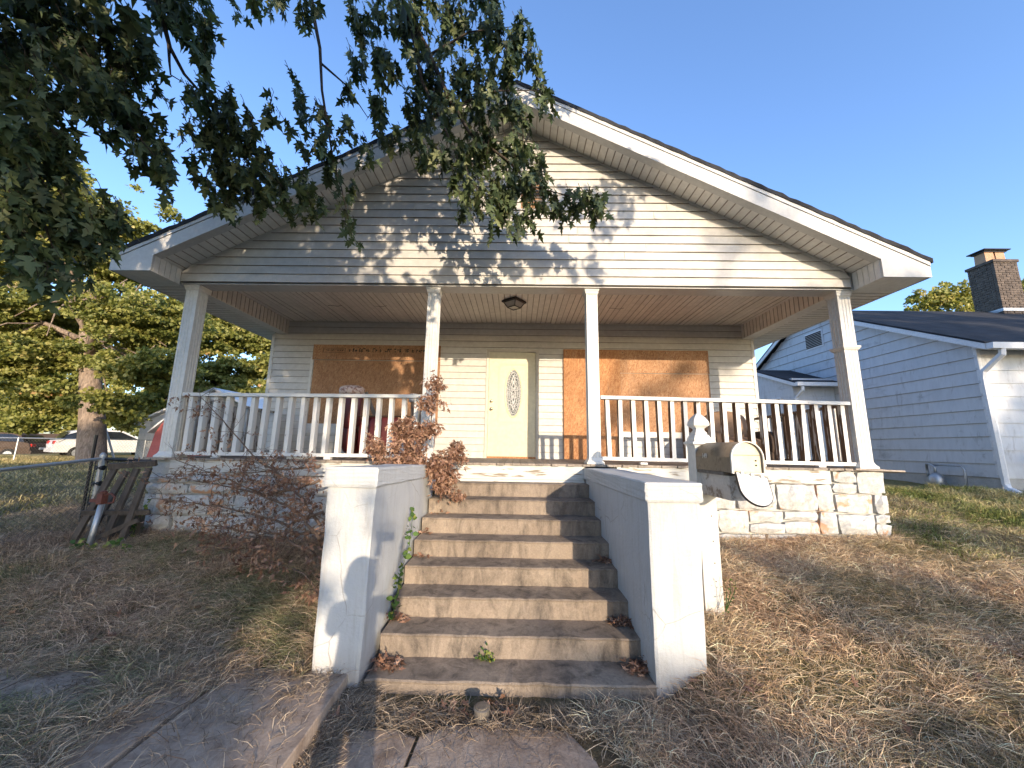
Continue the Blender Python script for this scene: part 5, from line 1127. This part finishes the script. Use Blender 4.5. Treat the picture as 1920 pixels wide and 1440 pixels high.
# dead branches
def dead_brush(name, label, paths, r, nleaf, leafsize, cat, foot, spread, subn=5, cl=.05):
    t = thing(name, foot, label, cat); rr = random.Random(len(label)); tw = MB(); tips = []
    for p in paths:
        m = len(p); q = []
        for i in range(m-1):
            for k in range(4):
                u = k/4; a = [p[i][j]*(1-u)+p[i+1][j]*u for j in range(3)]; q.append([a[j]+(rr.gauss(0, .008) if k or i else 0) for j in range(3)])
        q.append(list(p[-1])); n = len(q)
        b = MB(); b.tube(q, [r*(1-.8*k/(n-1)) for k in range(n)], 6); b.build('branch', M['dead_wood'], t, smooth=True)
        for _ in range(subn*(m-1)):
            k = rr.randrange(2, n); s = Vector(q[k]); d = Vector((rr.gauss(-.25, .8), rr.gauss(-.1, .5), rr.gauss(.05, .6))).normalized(); L_ = spread*rr.uniform(.4, 1.2)
            e = s+d*L_; mm = (s+e)/2+Vector((0, 0, rr.uniform(-.02, .03))); tw.tube([s, mm, e], [.0035, .0025, .001], 3, False); tips += [(mm, d), (e, d)]
            for _ in range(2):
                d2 = (d+Vector((rr.gauss(0, .6), rr.gauss(0, .6), rr.gauss(0, .6)))).normalized(); e2 = mm+d2*L_*.5; tw.tube([mm, e2], [.002, .0008], 3, False); tips.append((e2, d2))
    o = tw.build('twigs', M['dead_wood'], t); o['kind'] = 'stuff'
    tips = [tips[i] for i in G.integers(0, len(tips), nleaf//7)]
    Ox = np.array([np.array(a)+G.normal(0, cl*.5, 3) for a, d in tips for _ in range(7)]); n = len(Ox)
    Ox += G.normal(0, cl*.4, (n, 3)); D = rnd_dir(n)*.8+np.array([0, 0, -.55]); Mx = frames(D, rnd_dir(n))*(leafsize*G.uniform(.5, 1.2, n))[:, None, None]
    CT = LT.copy(); CT[:, 2] += .55*CT[:, 0]**2 - .3*(CT[:, 1]-.4)**2; CT[:, 0] *= .62
    V, F = instances(CT, LF, Mx, Ox); o = link('dead_leaves', npmesh('dead_leaves', V, F, M['dead_leaf'], np.repeat(G.random(n), len(CT))), t); o['kind'] = 'stuff'
    return t
dead_brush('brush_pile', 'tangle of dead bare branches with brown leaves against the left stone foundation', [B_1, B_2, B_3, B_4, B_5, B_6, B_7], .017, 2500, .056, 'branches', (-2.0, 3.95, -1.15), .30, 14)
dead_brush('dead_shrub', 'dead shrub of curled brown leaves rising beside the left middle post', [C_1, C_2, C_3, C_4, C_5, [C_1[0], (-1.1,4.3,.05), (-.78,4.35,-.18)]], .015, 5200, .066, 'shrub', (-1.4, 4.3, -.05), .15, 8, .05)
# brush pile's dense right end by the wall
dead_brush('brush_heap', 'denser heap of dead brown twigs beside the left side wall', [[(-1.5,3.6,-1.15),(-1.6,3.7,-.8),(-1.9,3.9,-.55)],[(-1.6,3.5,-1.2),(-1.9,3.6,-.95),(-2.4,3.8,-.9)],[(-1.55,3.4,-1.2),(-1.6,3.5,-.9),(-1.62,3.7,-.5)]], .012, 800, .05, 'branches', (-1.6, 3.6, -1.2), .22, 10)
# weeds
def weed(label, stems, lsize, nl, loc, seed, gr=None):
    t = thing('weed', loc, label, 'weed', gr); O_, D_ = [], []
    for p in stems:
        b = MB(); b.tube(p, [.004*(1-.7*i/(len(p)-1)) for i in range(len(p))], 5); b.build('stem', M['weed'], t)
        for k in range(nl):
            u = G.random()*(len(p)-1.001); i = int(u); a = np.array(p[i])*(1-u+i)+np.array(p[i+1])*(u-i); O_.append(a+G.normal(0, .012, 3)); D_.append(rnd_dir(1)[0]+np.array([0, -.3, .1]))
    n = len(O_); WT = np.array([(0,0,0),(.38,.35,-.05),(.25,.75,-.05),(0,1,-.08),(-.25,.75,-.05),(-.38,.35,-.05)]); WF = np.array([(0,1,2),(0,2,3),(0,3,4),(0,4,5)])
    V, F = instances(WT, WF, frames(np.array(D_), rnd_dir(n)+np.array([0,-.6,.5]))*(lsize*G.uniform(.5, 1.2, n))[:, None, None], np.array(O_))
    o = link('leaves', npmesh('leaves', V, F, M['weed'], np.repeat(G.random(n), 6)), t); o['kind'] = 'stuff'; return t
vx = -.965
weed('climbing green vine on the inner face of the left side wall beside the steps', [[(vx,3.22,-1.15),(vx,3.28,-1.0),(vx+.01,3.34,-.86)],[(vx,3.30,-.92),(vx,3.45,-.80),(vx,3.58,-.70)],[(vx,3.58,-.72),(vx,3.63,-.55),(vx,3.66,-.36)]], .055, 26, (vx, 3.25, -1.19), 1)
weed('small green tuft of weed at the centre of the second step', [[(-.19,3.07,-1.36),(-.20,3.05,-1.31),(-.21,3.04,-1.27)],[(-.18,3.07,-1.36),(-.16,3.04,-1.32)],[(-.22,3.07,-1.36),(-.25,3.04,-1.31)]], .025, 30, (-.19, 3.07, -1.36), 2)
weed('leafy green weeds at the foot of the leaning wooden frame', [[(-4.9+.09*i,4.35+.04*math.sin(i),-1.12),(-4.88+.1*i,4.36,-1.0),(-4.9+.12*i,4.34,-.92+.05*math.sin(i*2))] for i in range(6)], .06, 22, (-4.7, 4.35, -1.1), 3)
weed('green weed climbing the stone foundation corner behind the frame', [[(-4.62,4.72,-.95),(-4.6,4.74,-.7),(-4.52,4.76,-.5)],[(-4.62,4.72,-.9),(-4.66,4.72,-.65)]], .06, 24, (-4.62, 4.72, -1), 4)
weed('tall grassy weed at the bottom of the mailbox post', [[(1.66,3.22,-1.05),(1.67+.03*i,3.2,-.9),(1.65+.05*i,3.2,-.80)] for i in range(3)], .016, 14, (1.66, 3.2, -1.05), 5)
sb = thing('shrub', (10.2, 7.1, -.4), 'dark evergreen shrub at the right edge before the neighbour front wall', 'shrub')
crown('foliage', [(10.35,6.95,.05,.45),(10.5,7.0,-.35,.5),(10.7,7.0,.3,.4)], 120, 30, .06, .12, M['street_leaf'], sb)
limbs('stem', [[(10.4,7.0,-.8),(10.4,7.0,.1)]], .02, .01, M['bark_dark'], sb, 5)

# fallen leaves: heaps in the stair corners, and strays
def litter(name, label, pts, n, spread, size, zf=None, single=True):
    P_ = np.array(pts)[G.integers(0, len(pts), n)]; o_ = P_+np.stack([G.normal(0, spread, n), G.normal(0, spread*.6, n), np.abs(G.normal(0, .018, n))], 1)
    if zf: o_[:, 2] = zf(o_[:, 0], o_[:, 1])+.01+np.abs(G.normal(0, .012, n))
    CT = LT.copy(); CT[:, 2] += .6*CT[:, 0]**2; CT[:, 0] *= .7
    V, F = instances(CT, LF, frames(rnd_dir(n)*np.array([1,1,.4]), rnd_dir(n)*.5+np.array([0,0,.7]))*(size*G.uniform(.5, 1.2, n))[:, None, None], o_)
    o = link(name, npmesh(name, V, F, M['dead_leaf'], np.repeat(G.random(n), len(CT))), None); tag(o, label, 'leaves', kind='stuff'); return o
litter('leaf_litter', 'brown leaves gathered at the left end of the lower steps', [(-.93,3.0,-1.35),(-.90,2.92,-1.35),(-.95,3.3,-1.19)], 150, .05, .05)
litter('leaf_litter', 'dark brown leaves heaped at the right ends of the lower steps', [(.90,2.95,-1.35),(.93,3.02,-1.35),(.9,3.3,-1.19),(.86,3.33,-1.19),(.88,3.86,-.87)], 380, .055, .05)
litter('leaf_litter', 'few brown leaves at the left ends of the upper steps', [(-.96,4.15,-.71),(-.85,4.42,-.55),(-.80,4.7,-.39),(-.9,3.88,-.87)], 60, .05, .05)
litter('leaf_litter', 'fallen brown maple leaves scattered over both lawns', [(G.uniform(-5, -1.6), G.uniform(2.9, 5), -1) for _ in range(60)]+[(G.uniform(1.4, 5), G.uniform(1.8, 4.8), -1) for _ in range(30)]+[(G.uniform(-1.1, 1.2), G.uniform(2.5, 2.75), -1.4) for _ in range(30)], 420, .05, .075, hgt)

# ------------------------------------------------------------------ grass
def blades(n, xs, ys, L0, L1, w, lie, palette, name, label, mask=None, clump=.5, zf=hgt):
    x = xs(n); y = ys(n)
    if mask is not None: k = mask(x, y); x, y = x[k], y[k]; n = len(x)
    z = zf(x, y)
    ph = np.sin(x*2.3+1.3*np.sin(y*1.9))*np.cos(y*2.7+.8*np.sin(x*3.1)); ph2 = np.sin(x*9.1+3*np.sin(y*6))*np.sin(y*8.3+2*np.sin(x*5))
    az = G.random(n)*2*np.pi; az = np.where(G.random(n) < clump, ph*3+G.normal(0, .6, n), az)
    L_ = G.uniform(L0, L1, n)*(1+.25*ph2); tilt = np.clip(G.normal(lie, .28 if lie < 1.4 else .07, n), .1, 1.54); tuss = np.clip(np.sin(x*11+2.2*np.sin(y*7.3))*np.sin(y*12.5+2*np.sin(x*6.1)), 0, 1)      # 0 upright, 1.5 flat
    dx, dy = np.cos(az), np.sin(az); h = np.cos(tilt); l = np.sin(tilt)
    wv = w*G.uniform(.6, 1.4, n); sx, sy = -dy*wv/2, dx*wv/2
    bend = G.uniform(.2, .9, n); side = G.normal(0, .25, n)
    b = np.stack([x, y, z-.005], 1)
    m1 = b+np.stack([dx*l*L_*.5, dy*l*L_*.5, h*L_*.55+.004], 1)
    tp_ = b+np.stack([(dx-dy*side)*l*L_*(1+.2*bend), (dy+dx*side)*l*L_*(1+.2*bend), h*L_*(1-.45*bend)+.008], 1)
    fl = G.uniform(-1.2, 1.2, n); S = np.stack([sx*np.cos(fl), sy*np.cos(fl), wv/2*np.sin(fl)], 1)
    lift = .010+.022*G.random(n)*(ph2 > 0)+.035*tuss*G.random(n)
    for q in (m1, tp_): q[:, 2] += lift
    V = np.stack([b-S, b+S, m1+S*.8, m1-S*.8, tp_], 1).reshape(-1, 3)
    i0 = np.arange(n)*5; F = np.stack([np.stack([i0, i0+1, i0+2], 1), np.stack([i0, i0+2, i0+3], 1), np.stack([i0+3, i0+2, i0+4], 1)], 1).reshape(-1, 3)
    pal = np.array(palette); t = G.random(n); g = np.clip(.5+.5*ph+.25*ph2+G.normal(0, .25, n), 0, 1)
    ci = np.clip((g*len(pal)).astype(int), 0, len(pal)-1); c = np.clip(pal[ci]*(G.uniform(.35, 1.35, n)[:, None]), 0, .85)
    o = link(name, npmesh(name, V, F, M['grass'], np.repeat(c, 5, axis=0)), None); tag(o, label, 'grass', kind='stuff'); return o
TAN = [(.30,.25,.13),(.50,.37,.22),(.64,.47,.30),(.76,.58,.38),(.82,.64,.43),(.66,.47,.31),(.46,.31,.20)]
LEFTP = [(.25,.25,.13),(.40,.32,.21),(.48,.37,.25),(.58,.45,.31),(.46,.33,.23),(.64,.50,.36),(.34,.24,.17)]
def yl(n): return 1.0+ (G.random(n)**1.35)*5.6
def zl(x, y): return np.where((x > -3.6) & (y < 2.84), np.maximum(hgt(x, y), -1.312), hgt(x, y))
def lm(x, y):
    wv = .16*np.sin(x*6+y*3)+.1*np.sin(y*11+x*4)+G.normal(0, .07, len(x))
    bare = ((x+wv > -2.15) & (y+wv*.8 < 2.72)) | ((x+wv < -2.75) & (x > -3.7) & (y+wv*.5 < 2.72) & (y+wv*.5 > 2.25))
    return (x < -1.40) & ~bare & ~((y > 4.97) & (x > -4.85))
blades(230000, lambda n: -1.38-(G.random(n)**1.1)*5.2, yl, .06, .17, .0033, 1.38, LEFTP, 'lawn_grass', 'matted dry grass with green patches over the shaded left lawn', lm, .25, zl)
def rm(x, y): return ~((y > 4.97) & (x < 4.75)) & ~((x < 1.33) & (y > 2.78)) & ~((x < 1.02) & (y > 2.7)) & ~((x < .62+.1*np.sin(y*7)) & (y < 2.45))
blades(280000, lambda n: .45+(G.random(n)**1.05)*6.2, lambda n: 1.0+(G.random(n)**1.25)*6.6, .06, .18, .0034, 1.38, TAN, 'lawn_grass', 'matted straw coloured grass over the sunny right lawn', rm, .25)
GRN = [(.16,.20,.06),(.24,.26,.09),(.38,.34,.15),(.48,.40,.20)]
blades(60000, lambda n: 4.7+G.random(n)*5.5, lambda n: 4.2+G.random(n)*3.6, .05, .13, .007, .8, GRN, 'lawn_grass', 'greener grass between the house and the neighbour wall', lambda x, y: ~((y > 7.45) & (x > 9.2)) & ~((y > 4.9) & (x < 4.78)))
blades(90000, lambda n: -7-G.random(n)*20, lambda n: 4+G.random(n)**1.2*14, .05, .13, .012, .8, [(.20,.20,.08),(.40,.34,.16),(.52,.42,.21)], 'lawn_grass', 'dry yellow grass of the yard beyond the chain link fence')
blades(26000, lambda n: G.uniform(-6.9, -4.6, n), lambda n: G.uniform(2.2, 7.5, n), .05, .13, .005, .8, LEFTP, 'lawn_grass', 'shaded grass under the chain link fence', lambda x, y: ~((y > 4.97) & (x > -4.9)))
def zsl(x, y): return np.where(x < -1.11, -1.325, np.where((x > -1.0) & (x < .45) & (y < 2.50), -1.42, hgt(x, y)))
STRAW = [(.20,.15,.11),(.34,.27,.19),(.42,.34,.25),(.28,.21,.15)]
blades(9000, lambda n: G.normal(-1.05, .06, n), lambda n: G.uniform(.9, 2.85, n), .05, .16, .0036, 1.48, STRAW, 'straw', 'loose straw filling the gap between the side walk and the walkway', None, .3, lambda x, y: np.full(len(x), -1.43))
blades(5500, lambda n: G.uniform(-1.0, 1.25, n), lambda n: G.normal(2.57, .06, n), .05, .16, .0036, 1.48, STRAW, 'straw', 'dry straw strewn along the foot of the lowest step', lambda x, y: y < 2.785, .2, zsl)
blades(800, lambda n: G.uniform(-1.0, .5, n), lambda n: G.uniform(1.2, 2.45, n), .04, .12, .003, 1.45, STRAW, 'straw', 'scattered bits of straw on the walkway slabs', None, .2, zsl)
blades(3200, lambda n: G.uniform(-3.4, -1.15, n), lambda n: 2.85-np.abs(G.normal(0, .42, n)), .05, .15, .0034, 1.5, STRAW, 'straw', 'dry straw strewn over the side walk slabs', None, .3, zsl)
blades(5000, lambda n: -1.40+np.abs(G.normal(0, .035, n))*-1, lambda n: G.uniform(2.7, 4.9, n), .05, .12, .0045, .9, STRAW, 'straw', 'dry tufts along the outer foot of the left side wall', None, .3)
st = MB()
for _ in range(26):
    x, y = G.uniform(-4, -1.3), G.uniform(1.3, 3.0); a = G.uniform(0, 6.28); L_ = G.uniform(.08, .3); z = float(hgt(x, y)) if y > 2.85 or x > -1.1 else -1.325
    st.tube([(x, y, z+.012), (x+math.cos(a)*L_*.5, y+math.sin(a)*L_*.5, z+.035), (x+math.cos(a+.3)*L_, y+math.sin(a+.3)*L_, z+.012)], [.003, .0025, .001], 4, False)
tag(st.build('twig_litter', M['dead_wood'], None), 'thin dead twigs strewn over the side walk and left lawn', 'twigs', kind='stuff')

# ------------------------------------------------------------------ the photographer (behind the lens, seen by the shadow on the left wall)
pe = thing('person', (-.02, -.5, -1.45), 'person with bobbed hair holding up a phone to take the picture', 'person')
def skin(name, joints, bones, radii, mat, parent, root=0, sub=1):
    me = bpy.data.meshes.new(name); me.from_pydata([tuple(j) for j in joints], bones, []); me.materials.append(mat)
    o = link(name, me, parent); s = o.modifiers.new('skin', 'SKIN'); s.use_smooth_shade = True
    for i, r in enumerate(radii): me.skin_vertices[0].data[i].radius = (r, r) if not isinstance(r, tuple) else r
    for i in range(len(joints)): me.skin_vertices[0].data[i].use_root = (i == root)
    u = o.modifiers.new('sub', 'SUBSURF'); u.levels = sub; u.render_levels = sub; return o
px, py, g0 = .06, -.52, -1.46
J = [(px,py,g0+.84),(px,py,g0+1.0),(px,py,g0+1.18),(px,py,g0+1.28),(px,py+.01,g0+1.35),(px,py+.02,g0+1.44),(px,py+.02,g0+1.52),
     (px-.16,py,g0+1.25),(px-.22,py+.10,g0+1.08),(px-.11,py+.34,g0+1.30),(px-.055,py+.43,g0+1.50),
     (px+.16,py,g0+1.25),(px+.24,py+.10,g0+1.10),(px+.19,py+.33,g0+1.34),(px+.165,py+.43,g0+1.52),
     (px-.09,py,g0+.78),(px-.10,py+.01,g0+.45),(px-.10,py,g0+.08),(px-.11,py+.12,g0+.03),
     (px+.09,py,g0+.78),(px+.10,py+.01,g0+.45),(px+.10,py,g0+.08),(px+.11,py+.12,g0+.03)]
Bn = [(0,1),(1,2),(2,3),(3,4),(4,5),(5,6),(3,7),(7,8),(8,9),(9,10),(3,11),(11,12),(12,13),(13,14),(0,15),(15,16),(16,17),(17,18),(0,19),(19,20),(20,21),(21,22)]
Rd = [(.14,.11),(.13,.10),(.14,.10),(.08,.07),.05,(.075,.09),(.07,.085),.06,.045,.034,.026,.06,.045,.034,.026,.085,.055,.04,.03,.085,.055,.04,.03]
body = skin('body', J, Bn, Rd, M['shirt'], pe, 0, 2)
hd = MB(); 
def ball(mb, c, r, n=14, m=10, cut=None):
    pr_ = [(max(.001, math.sin(math.pi*i/m)), -math.cos(math.pi*i/m)) for i in range(m+1)]
    b = MB(); b.lathe((0,0,0), pr_, n); b.v = [(c[0]+x*r[0], c[1]+y*r[1], c[2]+z*r[2]) for x, y, z in b.v]; mb.add(b.v, b.f)
ball(hd, (px, py+.03, g0+1.47), (.075, .095, .112)); ball(hd, (px, py+.125, g0+1.46), (.014, .02, .02)); ball(hd, (px, py+.10, g0+1.40), (.03, .02, .015))
for s in (-1, 1): ball(hd, (px+s*.077, py+.03, g0+1.47), (.012, .022, .032))
hd.build('head', M['skin'], pe, smooth=True)
hr = MB(); ball(hr, (px, py-.005, g0+1.505), (.098, .108, .105), 20, 12); ball(hr, (px-.055, py-.015, g0+1.43), (.055, .085, .10)); ball(hr, (px+.055, py-.015, g0+1.43), (.055, .085, .10)); hr.build('hair', M['hair'], pe, smooth=True)
for s, hx, hy, hz in ((-1, px-.052, py+.44, g0+1.525), (1, px+.163, py+.44, g0+1.545)):
    hn = skin('hand', [(hx,hy-.02,hz-.03),(hx,hy+.005,hz+.02),(hx,hy+.01,hz+.06)]+[(hx-s*.0,hy+.012,hz+.02+.02*i) for i in range(4)]+[(hx-s*(-.012),hy+.045,hz+.025+.02*i) for i in range(4)]+[(hx-s*.02,hy+.050,hz+.025+.02*i) for i in range(4)]+[(hx-s*.01,hy-.005,hz+.0),(hx-s*.03,hy+.01,hz+.015)],
         [(0,1),(1,2)]+[(1,3+i) for i in range(4)]+[(3+i,7+i) for i in range(4)]+[(7+i,11+i) for i in range(4)]+[(0,15),(15,16)], [.022,.024,.014]+[.009]*4+[.008]*4+[.007]*4+[.011,.008], M['skin'], pe, 0, 1)
ph = MB(); ph.bbox(-.075+.05, .075+.055, -.052, -.043, g0+1.60, g0+1.675, .004); tag(ph.build('phone', M['black'], None), 'black phone held up in both hands of the photographer', 'phone')
for o in col.objects:
    if '_w' in o: del o['_w']
